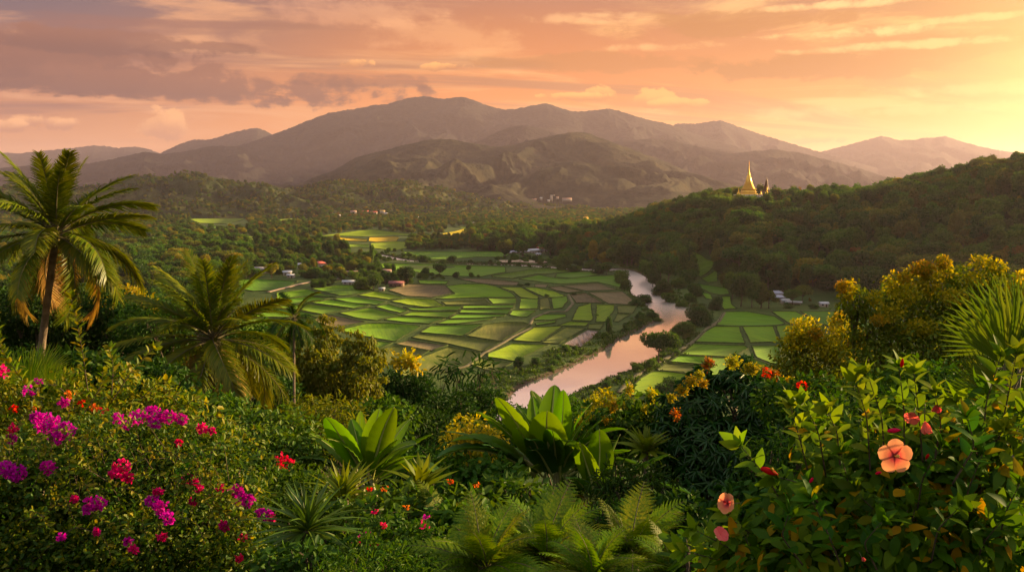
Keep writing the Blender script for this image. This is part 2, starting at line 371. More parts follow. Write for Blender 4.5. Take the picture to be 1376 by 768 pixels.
def ground_mat():
    m, g = new_mat('ground'); geo = g.n('ShaderNodeNewGeometry'); P = geo.outputs['Position']
    sp = g.n('ShaderNodeSeparateXYZ'); g.t.links.new(P, sp.inputs[0])
    n1 = g.noise(P, .02, 6, .6); n2 = g.noise(P, .22, 5, .65); n3 = g.noise(P, 1.6, 3, .6)
    c = g.mix(g.ss(n1, .38, .62), (.030, .062, .012), (.070, .105, .020))
    c = g.mix(g.ss(n2, .52, .68), c, (.024, .045, .010))
    c = g.mix(g.m('MULTIPLY', g.ss(n3, .55, .75), .5), c, (.10, .11, .035))
    mud = g.ss(g.m('ADD', sp.outputs[2], g.m('MULTIPLY', g.m('SUBTRACT', n2, .5), 1.6)), -.35, -1.05)
    c = g.mix(mud, c, (.085, .058, .036))
    p = g.n('ShaderNodeBsdfPrincipled'); g.put(p.inputs['Base Color'], c); p.inputs['Roughness'].default_value = .9; p.inputs['Specular IOR Level'].default_value = .1
    b = g.n('ShaderNodeBump'); b.inputs['Strength'].default_value = .8; b.inputs['Distance'].default_value = .7; g.put(b.inputs['Height'], g.noise(P, .5, 5, .7)); g.t.links.new(b.outputs[0], p.inputs['Normal'])
    finish(g, p.outputs[0]); return m
ground = link('ground', mk_mesh('ground', np.stack([X_, Y_, gzv], -1), grid_quads(*X_.shape), smooth=True), ground_mat()); tag(ground, kind='structure')

# ------------------------------------------------------------------ river
def water_mat():
    m, g = new_mat('water'); geo = g.n('ShaderNodeNewGeometry'); P = geo.outputs['Position']
    sp = g.n('ShaderNodeSeparateXYZ'); g.t.links.new(P, sp.inputs[0])
    mp = g.n('ShaderNodeMapping'); g.t.links.new(P, mp.inputs[0]); mp.inputs['Scale'].default_value = (1.0, .35, 1.0)
    p = g.n('ShaderNodeBsdfPrincipled'); n0 = g.noise(P, .03, 4, .6)
    g.put(p.inputs['Base Color'], g.mix(n0, (.74, .64, .58), (.84, .74, .67)))
    p.inputs['Roughness'].default_value = .035; p.inputs['Metallic'].default_value = .85; p.inputs['IOR'].default_value = 1.33; p.inputs['Specular IOR Level'].default_value = .9
    rif = g.ss(sp.outputs[1], 430.0, 620.0)                      # shallow riffles upstream
    g.put(p.inputs['Roughness'], g.m('ADD', .035, g.m('MULTIPLY', rif, .30)))
    b = g.n('ShaderNodeBump'); g.put(b.inputs['Strength'], g.m('ADD', .05, g.m('MULTIPLY', rif, .95))); b.inputs['Distance'].default_value = .35
    g.put(b.inputs['Height'], g.noise(mp.outputs[0], .55, 6, .62, .4)); g.t.links.new(b.outputs[0], p.inputs['Normal'])
    finish(g, p.outputs[0]); return m
from mathutils.geometry import tessellate_polygon
def poly_sheet(poly, z):
    v = [Vector((a, b, 0)) for a, b in poly]
    return [(a, b, z) for a, b in poly], [tuple(t) for t in tessellate_polygon([v])]
def grow(poly, d):
    p = np.asarray(poly); t = np.roll(p, -1, 0) - np.roll(p, 1, 0); n = np.stack([t[:, 1], -t[:, 0]], 1); n /= np.maximum(np.linalg.norm(n, axis=1, keepdims=True), 1e-9)
    ar = .5 * np.sum(p[:, 0] * np.roll(p[:, 1], -1) - np.roll(p[:, 0], -1) * p[:, 1])
    return p + n * d * (1 if ar > 0 else -1)
WM = water_mat()
v, t = poly_sheet(grow(RIVS, 1.8), WZ); tag(link('river', mk_mesh('river', v, tris=t), WM), kind='structure')
v, t = poly_sheet(grow(RIV2S, 1.2), WZ + .03); tag(link('river', mk_mesh('river', v, tris=t), WM), kind='structure')

# ------------------------------------------------------------------ mountains
def hill_mat(name, dark, mid, light, tree=1.0, patch=.6):
    m, g = new_mat(name); geo = g.n('ShaderNodeNewGeometry'); P = geo.outputs['Position']
    big = g.noise(P, .0035, 6, .62, .4); med = g.noise(P, .02, 5, .65); fin = g.noise(P, .085 * tree, 3, .7)
    c = g.mix(g.ss(med, .38, .66), dark, mid)
    c = g.mix(g.m('MULTIPLY', g.ss(g.m('ADD', big, g.m('MULTIPLY', med, .35)), .66, .80), patch), c, light)
    c = g.mix(g.m('MULTIPLY', g.ss(fin, .5, .7), .5), c, tuple(a * .55 for a in dark))
    p = g.n('ShaderNodeBsdfPrincipled'); g.put(p.inputs['Base Color'], c); p.inputs['Roughness'].default_value = .95; p.inputs['Specular IOR Level'].default_value = .05
    b = g.n('ShaderNodeBump'); b.inputs['Strength'].default_value = .6; b.inputs['Distance'].default_value = 9 / tree
    g.put(b.inputs['Height'], fin); g.t.links.new(b.outputs[0], p.inputs['Normal'])
    finish(g, p.outputs[0]); return m
HM1 = hill_mat('wooded_hill', (.022, .034, .010), (.045, .058, .016), (.10, .095, .026), 1.0, .5)
HM2 = hill_mat('grassy_mountain', (.020, .022, .012), (.033, .032, .017), (.060, .051, .024), .7, .6)
HM3 = hill_mat('far_mountain', (.014, .015, .016), (.021, .021, .018), (.030, .028, .021), .4, .4)
HILLS = {}
def ridge(name, crest, D, y_foot, back, seed, spur, spw, mat, nc=420, nr=130, z0=-6, rough=1.0, pw=1.25, name2=None):
    pxs = np.array([c[0] for c in crest], float); pys = np.array([c[1] for c in crest], float)
    px = np.linspace(pxs[0], pxs[-1], nc)
    # a soft curve through the traced points
    py = np.interp(px, pxs, pys); k = max(1, int(nc * 4 / (pxs[-1] - pxs[0]))); ker = np.hanning(2 * k + 3); ker /= ker.sum()
    py = np.convolve(np.pad(py, k + 1, 'edge'), ker, 'valid')
    rr = np.array([ray(a, b) for a, b in zip(px, py)]); a = rr[:, 0]
    t = np.concatenate([np.linspace(0, 1, nr), np.linspace(1, 1 + back, nr // 3)[1:]])
    Dv = D * (1 + .06 * fbm(px / 120.0, px * 0 + seed, seed, 3))
    Zc = CAMZ + rr[:, 1] * Dv
    T, A = np.meshgrid(t, a, indexing='ij')
    Yv = np.where(T <= 1, y_foot + T * (Dv[None] - y_foot), Dv[None] * T)
    X = A * Yv
    s = np.where(T <= 1, np.clip(T, 0, 1) ** pw, np.clip(1 - (T - 1) / back, 0, 1) ** 1.3)
    wx = X + spw * .55 * fbm(X / spw / 1.3, Yv / spw / 1.3, seed + 31, 3); wy = Yv + spw * .5 * fbm(X / spw, Yv / spw, seed + 57, 3)
    r = ridged(wx / spw, wy / (spw * 1.6), seed, 5, .42)
    r2 = ridged(wx / spw * 2.7, wy / spw * 1.6, seed + 9, 5, .55)
    amp = np.where(T <= 1, 4 * T * (1 - T) * .8 + .2 * sstep(T, 0, .25) * (1 - sstep(T, .8, 1.0)), 0)
    Z = z0 + (Zc[None] - z0) * s + spur * amp * ((r - .62) * 1.35 + (r2 - .6) * .20)
    Z = Z + rough * np.where(T <= 1.05, sstep(T, 0.02, .3), 1) * (fbm(X / 45, Yv / 45, seed + 77, 3) * 7 * D / 6000 + fbm(X / 14, Yv / 14, seed + 78, 2) * 4 * D / 6000)
    o = link(name, mk_mesh(name, np.stack([X, Yv, Z], -1), grid_quads(*X.shape), smooth=True), mat); tag(o, kind='structure')
    HILLS[name2 or name] = (X, Yv, Z); return o
ridge('mountain', [(-400, 215), (-200, 212), (0, 205), (25, 206), (65, 202), (95, 199), (125, 195.5), (140, 196), (160, 199), (182, 196.5), (201, 201), (217, 207), (300, 212), (420, 225)], 13500, 9000, .35, 1, 120, 900, HM3, 300, 60)
ridge('mountain', [(1000, 230), (1060, 213), (1108, 203), (1138, 195), (1168, 187), (1186, 182.5), (1208, 188.5), (1228, 187.5), (1243, 185), (1256, 185), (1270, 182.5), (1293, 190.5), (1333, 200.5), (1376, 206), (1500, 216), (1700, 212)], 12000, 8000, .35, 2, 160, 900, HM3, 300, 60)
ridge('mountain', [(150, 225), (215, 206), (240, 194), (260, 187.5), (280, 187.5), (295, 184), (310, 178.5), (328, 174.5), (345, 171.5), (358, 176), (368, 182), (420, 190), (560, 200)], 11000, 8000, .3, 3, 140, 800, HM3, 260, 60)
ridge('mountain', [(880, 185), (908, 166), (938, 166), (952, 163.5), (968, 161.5), (988, 168.5), (1018, 179), (1048, 188), (1078, 197), (1103, 204.5), (1140, 215), (1200, 232), (1260, 250)], 10000, 7200, .3, 4, 150, 700, HM3, 260, 70)
ridge('mountain', [(180, 240), (240, 222), (300, 203), (365, 181), (390, 172), (415, 161.5), (440, 152), (460, 149), (480, 146), (500, 141.5), (520, 140), (540, 134), (558, 130.5), (570, 129), (582, 131), (596, 133), (612, 130.5), (622, 130), (635, 134), (650, 140), (670, 146.5), (688, 147), (713, 142.5), (733, 138.5), (745, 142), (753, 145.5), (770, 150), (788, 149.5), (818, 145.5), (838, 151), (868, 160), (903, 168), (950, 186), (1000, 200), (1080, 225), (1150, 250)], 8600, 5600, .3, 5, 210, 900, HM3, 620, 130)
ridge('mountain', [(-380, 232), (-150, 230), (0, 226), (60, 220), (110, 221), (150, 214), (196, 203.5), (217, 207.5), (250, 203), (285, 196), (320, 196), (360, 206), (420, 222), (500, 245)], 7400, 5000, .35, 6, 200, 700, HM3, 380, 110)
ridge('mountain', [(560, 225), (600, 207), (640, 191), (665, 178.5), (690, 169), (706, 168), (725, 172), (750, 181), (800, 192), (876, 186), (908, 190), (948, 199), (985, 206), (1038, 200.5), (1068, 204), (1113, 215), (1163, 229), (1198, 240), (1260, 255)], 6600, 4600, .3, 7, 230, 620, HM3, 420, 120)
ridge('mountain', [(330, 268), (400, 248), (450, 228), (480, 211), (530, 198), (560, 191), (580, 187), (605, 187), (640, 193), (665, 197), (690, 195), (718, 187), (743, 182), (768, 177.5), (788, 178), (818, 189), (848, 200), (888, 215), (928, 232), (968, 247), (1010, 256), (1080, 264)], 4700, 2700, .35, 8, 150, 640, HM2, 560, 170, pw=1.05)
ridge('hill', [(-300, 258), (-100, 255), (0, 252), (60, 250), (130, 251), (165, 240), (195, 235), (225, 238), (245, 231), (270, 234), (300, 240), (320, 244), (345, 246), (370, 250), (400, 256), (430, 259), (480, 265), (560, 277), (620, 284)], 2700, 1950, .4, 9, 55, 260, HM1, 460, 120, rough=1.6, pw=1.0, name2='hill_west')
ridge('hill', [(330, 276), (370, 262), (400, 254), (430, 247), (455, 243), (490, 246), (520, 243.5), (545, 243), (570, 250), (600, 255), (630, 262), (665, 270), (720, 277), (800, 281)], 2900, 2150, .4, 10, 50, 240, HM1, 360, 110, rough=1.6, pw=1.0, name2='hill_mid')

# ------------------------------------------------------------------ fields
def field_mat(name, a, b, c, stripe=0.0, wet=False):
    m, g = new_mat(name); geo = g.n('ShaderNodeNewGeometry'); P = geo.outputs['Position']; oi = g.n('ShaderNodeObjectInfo')
    n1 = g.noise(P, .035, 5, .6); n2 = g.noise(P, .5, 4, .7)
    col = g.mix(g.ss(n1, .36, .64), a, b); col = g.mix(g.m('MULTIPLY', g.ss(n2, .45, .75), .55), col, c)
    vr = g.n('ShaderNodeVectorRotate', rotation_type='Z_AXIS'); g.t.links.new(P, vr.inputs['Vector']); g.put(vr.inputs['Angle'], g.m('MULTIPLY', oi.outputs['Random'], 3.1))
    rw = g.n('ShaderNodeMapping'); g.t.links.new(vr.outputs[0], rw.inputs[0]); rw.inputs['Scale'].default_value = (1, .07, 1)
    col = g.mix(g.m('MULTIPLY', g.ss(g.noise(rw.outputs[0], .55, 3, .6), .42, .62), .8), col, c)
    col = g.mix(g.m('MULTIPLY', g.ss(g.noise(P, .09, 4, .65), .55, .72), .5), col, (.10, .115, .02))
    if stripe:
        mp = g.n('ShaderNodeMapping'); g.t.links.new(P, mp.inputs[0]); mp.inputs['Rotation'].default_value = (0, 0, R(28)); mp.inputs['Scale'].default_value = (1, .06, 1)
        col = g.mix(g.m('MULTIPLY', g.ss(g.noise(mp.outputs[0], .8, 2), .45, .6), stripe), col, c)
    h = g.n('ShaderNodeHueSaturation'); g.put(h.inputs['Color'], col); h.inputs['Saturation'].default_value = 1.12; g.put(h.inputs['Value'], g.m('ADD', .82, g.m('MULTIPLY', oi.outputs['Random'], .36))); g.put(h.inputs['Hue'], g.m('ADD', .49, g.m('MULTIPLY', g.m('FRACT', g.m('MULTIPLY', oi.outputs['Random'], 5.7)), .02)))
    p = g.n('ShaderNodeBsdfPrincipled'); g.put(p.inputs['Base Color'], h.outputs[0]); p.inputs['Roughness'].default_value = .85; p.inputs['Specular IOR Level'].default_value = .15
    if wet:
        g.put(p.inputs['Roughness'], g.ss(g.noise(mp.outputs[0], .6, 3), .42, .58, .12, .8)); p.inputs['Specular IOR Level'].default_value = .6
    b_ = g.n('ShaderNodeBump'); b_.inputs['Strength'].default_value = .5; b_.inputs['Distance'].default_value = .25; g.put(b_.inputs['Height'], g.noise(P, 1.5, 3, .7)); g.t.links.new(b_.outputs[0], p.inputs['Normal'])
    finish(g, p.outputs[0]); return m
FM = {
 'g': field_mat('young_rice', (.092, .195, .006), (.118, .215, .007), (.066, .145, .005)),
 'y': field_mat('bright_rice', (.145, .225, .007), (.17, .240, .008), (.095, .165, .006)),
 'm': field_mat('green_rice', (.062, .138, .008), (.080, .155, .009), (.050, .105, .007)),
 'o': field_mat('olive_stubble', (.090, .115, .022), (.125, .130, .034), (.065, .085, .018), .5),
 'b': field_mat('fallow_earth', (.120, .098, .048), (.150, .118, .062), (.085, .075, .035), .5),
 'w': field_mat('wet_earth', (.130, .095, .075), (.170, .125, .105), (.080, .060, .048), .8, True),
 'k': field_mat('ripe_rice', (.36, .27, .035), (.42, .30, .045), (.25, .21, .03)),
}
def bank_mat():
    m, g = new_mat('field_bank'); geo = g.n('ShaderNodeNewGeometry'); P = geo.outputs['Position']
    n = g.noise(P, .6, 5, .7)
    c = g.mix(g.ss(n, .4, .65), (.026, .046, .010), (.062, .080, .022))
    p = g.n('ShaderNodeBsdfPrincipled'); g.put(p.inputs['Base Color'], c); p.inputs['Roughness'].default_value = .95; p.inputs['Specular IOR Level'].default_value = .05
    finish(g, p.outputs[0]); return m
BM = bank_mat()
def paddy(pts, typ, bank=1.0):
    P = flat(pts)
    ar = .5 * np.sum(P[:, 0] * np.roll(P[:, 1], -1) - np.roll(P[:, 0], -1) * P[:, 1])
    if ar < 0: P = P[::-1]
    out = []
    L = np.linalg.norm(np.roll(P, -1, 0) - P, axis=1); step = 5.0 * max(1, P[:, 1].mean() / 600)
    for i in range(len(P)):
        a, b = P[i], P[(i + 1) % len(P)]; n = max(1, int(L[i] / step))
        for k in range(n): out.append(a + (b - a) * k / n)
    P = np.array(out); P = P + .45 * np.stack([perlin(P[:, 0] / 4, P[:, 1] / 4, 3), perlin(P[:, 0] / 4, P[:, 1] / 4, 4)], 1)
    sc = max(1.0, P[:, 1].mean() / 620)
    w = (.48 + .2 * rng.random()) * sc * bank; h = (.32 + .2 * rng.random()) * sc * bank; z = .10 + .15 * rng.random()
    r1 = grow(P, -.12 * w); r2 = grow(P, -.85 * w); r3 = grow(P, -1.15 * w); n = len(P)
    hh = h * (.75 + .5 * rng.random(n))
    gzz = ground_z(P[:, 0], P[:, 1])
    V = np.vstack([np.c_[P, gzz - .35], np.c_[r1, gzz + z + hh], np.c_[r2, gzz + z + hh * .95], np.c_[r3, gzz + z]])
    j = np.arange(n); j2 = (j + 1) % n
    q = np.vstack([np.stack([k * n + j, k * n + j2, (k + 1) * n + j2, (k + 1) * n + j], 1) for k in range(3)])
    t = np.array([tuple(x) for x in tessellate_polygon([[Vector((a, b, 0)) for a, b in r3]])]) + 3 * n
    # keep all the crop facing up
    c = V[t]; nz = np.cross(c[:, 1] - c[:, 0], c[:, 2] - c[:, 0])[:, 2]; t[nz < 0] = t[nz < 0][:, ::-1]
    o = link('paddy_field', mk_mesh('paddy_field', V, q, t, np.zeros(len(q), int), np.ones(len(t), int)), [BM, FM[typ]]); tag(o, kind='structure')
PAD = [
 ('g', [(371,394),(413,389),(426,393),(453,400),(418,398),(384,401),(371,402)]), ('g', [(371,402.5),(417,398.6),(443,402),(410,407),(365,410.5),(356,409)]),
 ('m', [(418,388),(455,383),(490,384),(503,391),(474,397),(456,397.5),(434,392)]), ('y', [(480,397),(504,391.5),(540,399),(540,401),(523,403)]),
 ('g', [(447.5,402),(477,399),(520,406),(507,410),(471,407)]), ('g', [(417,407),(445,403),(498,411),(475,415),(442,410.5)]),
 ('g', [(365,413),(389,410),(417,409),(469,415.6),(450,420),(433,423),(404,417)]), ('g', [(330,413),(363,413.5),(403,418.5),(430,424),(400,427),(335,426)]), ('m', [(320,428),(400,428),(430,426),(420,432),(440,444),(460,452),(380,455),(320,445)]),
 ('g', [(455,421),(498,413.5),(539,424),(507,431),(480,428)]), ('b', [(430,424.5),(447,423.8),(493,433),(464,438),(450,442),(420,432)]),
 ('g', [(455,443),(493,434.5),(520,434),(560,437),(566,439),(531,459),(505,455),(470,448)]), ('g', [(504,412.5),(522,409),(539,414),(549,418),(538,421)]),
 ('y', [(525,405),(548,401),(584,403),(597,411),(571,413),(548,410)]), ('g', [(541,412.5),(571,414.5),(599,411.6),(621,411.6),(616,417.5),(554,417)]),
 ('g', [(554,419),(616,419),(602,427),(538,424)]), ('g', [(516,430),(535,425.5),(600,428.5),(576,435.5),(541,433)]),
 ('o', [(593,406),(651,402),(660,409),(599,410)]), ('g', [(622,411),(692,410),(689,414.5),(621,414.5)]), ('g', [(619,416),(687.5,416),(683,422),(616,420.5)]),
 ('g', [(613,422.5),(680,423),(677,425.5),(645,427.5),(603,428.5)]), ('g', [(600,430),(667,427),(660,430),(616,435.5),(586,435.5)]),
 ('g', [(578.5,438),(651,435.5),(622,451.5),(564,447)]), ('o', [(652,436.5),(680,433),(705,433.5),(714,437),(690,450),(673,459.5),(626,452)]),
 ('o', [(552,454),(564,449),(622,453),(673,460.5),(648,473),(602,462.5)]), ('b', [(530.5,462),(549,457),(602,464),(580,472)]),
 ('o', [(508,471),(530,464.5),(577,472),(562,481),(540,488),(500,491),(495,478)]), ('g', [(505,458),(529,461),(508,470),(490,470)]),
 ('o', [(563,481.5),(603,466),(647,474.5),(629,489),(610,496),(573,508),(540,506),(540,492)]), ('o', [(647,481),(689,488),(665,501),(631,490)]),
 ('y', [(688,461.5),(739,463.5),(691,486),(655,480),(655,475)]), ('y', [(717,440),(757,438.5),(725,460.5),(688,458)]),
 ('o', [(760,440),(788,441.5),(750,462.5),(727,461)]), ('w', [(789,443.5),(805,445),(797,455),(781,467),(753,464)]), ('y', [(749,437.5),(765,432.5),(792,433.5),(788,439)]),
 ('g', [(718,435),(749,431),(746,434),(721,438)]), ('g', [(714.5,430.5),(728,423),(760,422.5),(762,426),(741,430.5)]), ('g', [(683,423),(689,416.7),(721,417.4),(709,426),(700,426.5)]),
 ('g', [(697,415),(699,401),(724,402),(723,415)]), ('o', [(725,402),(737,400),(741,415),(725,416.5)]), ('g', [(740,401),(762,398),(764,404),(756,414),(743,415.5)]),
 ('y', [(669,386),(701,386.5),(725,399),(722,402),(699,400),(689,392)]), ('y', [(702,386.5),(721,386.5),(744,391),(759,396.7),(756,399.5),(738,400),(728,398)]),
 ('g', [(599,385),(620,382),(651,382),(668,386),(688,394),(694,400),(650,400),(586,402),(611,395)]), ('g', [(655,401),(694,400.5),(695,408),(662,408.5)]),
 ('b', [(521,390),(550,382),(599,383.5),(609,394.5),(580,400),(545,398)]), ('g', [(561,376.5),(603.5,378),(600,382),(564,381.5)]),
 ('g', [(490,357),(520,353.5),(600,356),(680,358.5),(680,366),(647,372),(600,371),(560,366),(520,362)]), ('m', [(660,371),(690,366),(714,362),(747,361),(770,364.5),(733,369),(722,368.5),(689,374.5),(662,373)]),
 ('m', [(697,375),(725,369.5),(744,373.5),(762,375),(790,371.5),(824,370),(836,379),(834,387),(803,379.5),(753,382),(730,379.5)]), ('m', [(747,368),(770,365),(798,365.5),(806,369),(769,374.5),(745,372.5)]),
 ('b', [(753,384),(802.5,380.5),(831,389.5),(788,391)]), ('b', [(736,386),(753,384.5),(784,391.5),(762,394),(745,390)]), ('b', [(790,393),(837,391.5),(850,402.5),(852,410),(817,408.5)]),
 ('b', [(765,396),(787,393.5),(813,408),(795,407.5),(774,407.5)]), ('y', [(776,412.5),(794.5,407.5),(797.5,429),(794,432),(767.5,431)]), ('y', [(801,409.5),(826,410),(826.5,416),(814,433),(799.5,433)]),
 ('o', [(829,411),(857,411),(850,421.5),(830,420.5)]), ('o', [(829,422),(848,422.5),(831,433),(824,432)]), ('o', [(791,436),(813,435),(807,443.5),(789,442)]),
 ('b', [(612,374),(660,375),(698,379),(695,384),(668,384),(640,380)]), ('b', [(718,381.5),(738,382),(734,386.5),(718,386)]), ('m', [(315,376),(345,375),(400,378),(390,384),(366,391),(340,392),(315,388)]),
 ('m', [(917,364),(933,365.5),(963,374),(941,377),(930,374.5)]), ('m', [(941,377.5),(964,376),(965,382),(950,380)]), ('m', [(921,381),(941,382),(965,385.5),(978,387.5),(981,395.5),(967,397),(953,393.5),(941,387.5)]),
 ('g', [(941,392),(956,395.5),(959,403.5),(947,401)]), ('g', [(969,398.5),(982,398.5),(983.5,408.5),(991,415),(972,416),(967.5,409.5)]),
 ('g', [(972,419),(1005,419),(1042,425.5),(1056,435.5),(1040,438),(995,438.5),(962,437.5)]), ('g', [(960,439),(994,439),(1002,462),(933,460),(946,446)]), ('g', [(997,439),(1039.5,438.5),(1047.5,460),(1008,461)]),
 ('g', [(1042,438.5),(1060,436),(1100,445),(1100,462),(1050,461)]), ('g', [(1035,418.5),(1070,418.5),(1098,434),(1062,436)]), ('m', [(1075,418.5),(1133,418),(1150,428),(1180,438),(1140,445),(1100,435)]),
 ('g', [(931.6,462),(1001,464.5),(1007,468),(986,480),(949,478.5),(914,476)]), ('g', [(1009,464.5),(1047,464.5),(1052,487),(1040,490),(1015,480)]), ('g', [(912,477.5),(949,479.5),(949,490.5),(898.5,486)]),
 ('o', [(895,488),(947,492.5),(932,504.5),(881,497.5)]), ('y', [(877.5,498.5),(918,499.5),(928,506),(898,531),(846,532),(846,522),(860,508)]), ('g', [(951,480),(1010,481),(1040,492),(1040,510),(950,505)]),
 ('k', [(382,321.5),(424.5,321.5),(423,324),(403,328),(384,326.5)]), ('k', [(455,319),(494,321.5),(493,325),(455,323)]), ('k', [(496,319),(530,318),(537,319),(533,324),(505,325),(495,324)]),
 ('k', [(320,318),(350,321),(349,324),(320,322)]), ('y', [(455,328),(497,328.5),(496,333),(456,331.5)]), ('y', [(424,318),(483,310),(504,308.5),(530,312),(553,315),(551,317.5),(530,316.5),(490,318),(456,317)]),
 ('y', [(498,327),(530,324.5),(545,325),(548,333),(530,337),(498,333)]), ('k', [(592,314),(610,311),(624,307.5),(665,308.5),(663,315),(638,317),(621,315.5),(593,318.5)]),
 ('y', [(607,305),(664,306.5),(660,307.8),(620,306.6)]), ('y', [(255,295),(273,291),(330,292.5),(326,295.5),(304,301),(268,300)]), ('m', [(278,303),(333,305.5),(330,310.5),(286,310)]), ('m', [(225,318),(246,318.5),(237,323.5),(209,321.5)]),
 ('y', [(274,323),(294,323.5),(287,327.5)]), ('y', [(327,315),(350,319),(350,324),(331,322)]), ('m', [(540,339),(573,338),(660,340),(690,342),(680,347),(640,346),(600,349),(560,347)]), ('y', [(340,298),(400,293),(430,296),(380,301)]), ('y',[(860,285),(880,282),(900,284),(870,289)]),
]
for typ, pts in PAD: paddy(pts, typ, .55 if min(p[1] for p in pts) < 345 else 1.0)
# farm track, kerbless earth
def ribbon(name, pts, w, mat, lift=.12):
    P = flat(pts); n = 40; s = np.linspace(0, len(P) - 1, n); P = np.stack([np.interp(s, range(len(P)), P[:, 0]), np.interp(s, range(len(P)), P[:, 1])], 1)
    T = np.gradient(P, axis=0); N = np.stack([-T[:, 1], T[:, 0]], 1); N /= np.linalg.norm(N, axis=1, keepdims=True)
    l, r = P + N * w / 2, P - N * w / 2; z = ground_z(P[:, 0], P[:, 1])[:, None] + lift
    V = np.vstack([np.c_[l, z - .4], np.c_[l * .9 + r * .1, z], np.c_[r * .9 + l * .1, z], np.c_[r, z - .4]]); i = np.arange(n - 1)
    q = np.vstack([np.stack([k * n + i, k * n + i + 1, (k + 1) * n + i + 1, (k + 1) * n + i], 1) for k in range(3)])
    tag(link(name, mk_mesh(name, V, q, smooth=True), mat), kind='structure')
EARTH = plain('earth_track', (.30, .21, .14), .95, 0, .2, .3); TRACK = plain('grassy_track', (.115, .10, .045), .95, 0, .3, .3); SAND = plain('sand', (.40, .29, .19), .95, 0, .2, .2)
ribbon('path', [(360, 393.5), (385, 387), (405, 382), (424, 378), (455, 375)], 3.6, EARTH, .9)
ribbon('path', [(716, 440), (690, 452), (676, 461), (650, 475), (628, 492), (600, 500)], 2.0, TRACK, .55)
ribbon('path', [(712, 437), (716, 428), (738, 419), (760, 419), (770, 408), (764, 396)], 2.0, TRACK, .55)
ribbon('path', [(973, 420), (966, 432), (950, 442), (936, 456), (915, 470), (895, 482), (872, 492), (846, 512), (832, 528)], 2.4, TRACK, .5)
ribbon('sand_bank', [(672, 352), (700, 351.5), (735, 353.5)], 22, SAND, 1.2)
# ------------------------------------------------------------------ the air
HZ = MB(); HZ.box((0, 9000, 470), (44000, 21000, 960))
hz = link('haze', HZ.mesh('haze'))
hm = bpy.data.materials.new('haze'); hm.use_nodes = True; g = NT(hm.node_tree)
pv = g.n('ShaderNodeVolumePrincipled'); pv.inputs['Color'].default_value = (.80, .66, .80, 1); pv.inputs['Density'].default_value = 3.1e-5; pv.inputs['Anisotropy'].default_value = .35
oo = g.n('ShaderNodeOutputMaterial'); g.t.links.new(pv.outputs[0], oo.inputs['Volume']); hz.data.materials.append(hm); tag(hz, kind='stuff')
# ================================================================== LEAF SHAPES
def T(v, q=(), t=()): return (np.array(v, float), np.array(q, int).reshape(-1, 4), np.array(t, int).reshape(-1, 3))
def blade(n, wf, droop=.25, fold=.18, curl=0.0):
    """leaf of n segments along +x, width from wf(t), folded on the midrib, drooping"""
    v, q = [], []
    for i in range(n + 1):
        t = i / n; w = wf(t); z = -droop * t * t
        v += [(t, -w, z + fold * w + curl * math.sin(9 * t)), (t, 0, z), (t, w, z + fold * w - curl * math.sin(8 * t + 1))]
    for i in range(n): a = 3 * i; q += [(a, a + 3, a + 4, a + 1), (a + 1, a + 4, a + 5, a + 2)]
    return T(v, q)
LF_TUFT = T([(0, 0, 0), (.35, -.30, .05), (.8, -.22, 0), (1, 0, -.08), (.8, .22, 0), (.35, .30, .05)], [(0, 1, 2, 3), (0, 3, 4, 5)])
LF_OVAL = T([(0, 0, 0), (.30, -.24, .06), (.72, -.19, .03), (1, 0, -.12), (.72, .19, .03), (.30, .24, .06)], [(0, 1, 2, 3), (0, 3, 4, 5)])
LF_NARROW = T([(0, 0, 0), (.35, -.10, .03), (.75, -.07, -.03), (1, 0, -.2), (.75, .07, -.03), (.35, .10, .03)], [(0, 1, 2, 3), (0, 3, 4, 5)])
LF_BIG = blade(5, lambda t: .27 * math.sin(math.pi * min(1, t * .93 + .045)) ** .85 * (1.12 - .5 * t), .22, .22, .004)
LF_STRAP = blade(5, lambda t: .035 * (1 - t ** 2.4) + .001, .30, .5)

def unit(v): return v / np.maximum(np.linalg.norm(v, axis=-1, keepdims=True), 1e-9)
def rsphere(r, n): return unit(r.normal(size=(n, 3)))
def shell_leaves(mb, r, blobs, size, cover, tmpl, m=0, depth=.22, droop=.35, up=.45, jit=.7, lumps=.22, lf=3.0, vary=.45, flip=.0, inner=0.0):
    """leaves through the outer shell of lumpy ellipsoids; blobs = [(centre, radii)]; cover = leaf layers"""
    for c, rad in blobs:
        c = np.asarray(c, float); rad = np.asarray(rad, float)
        area = 4 * math.pi * ((rad[0] * rad[1]) ** 1.6 / 3 + (rad[0] * rad[2]) ** 1.6 / 3 + (rad[1] * rad[2]) ** 1.6 / 3) ** (1 / 1.6)
        n = max(6, int(cover * area / (size * size * .42)))
        d = rsphere(r, n)
        k = 1 + lumps * (fbm(d[:, 0] * lf + c[0], d[:, 1] * lf + d[:, 2] * lf * 1.7 + c[2], int(abs(c[0] * 7)) % 50, 3)) * 1.8
        k = k * (1 - depth * r.random(n) ** 1.5)
        if inner: k = np.where(r.random(n) < inner, k * r.random(n) ** .4, k)
        P = c + d * rad * k[:, None]
        Nn = unit(d / rad)
        Nf = unit(Nn * .8 + np.array((0, 0, up)) + jit * .6 * r.normal(size=(n, 3)))
        A = unit(Nn * .55 + jit * r.normal(size=(n, 3)) * .6 - np.array((0, 0, droop)))
        S = size * (1 - vary / 2 + vary * r.random(n))
        mb.inst(tmpl, P, A, Nf, S, m)

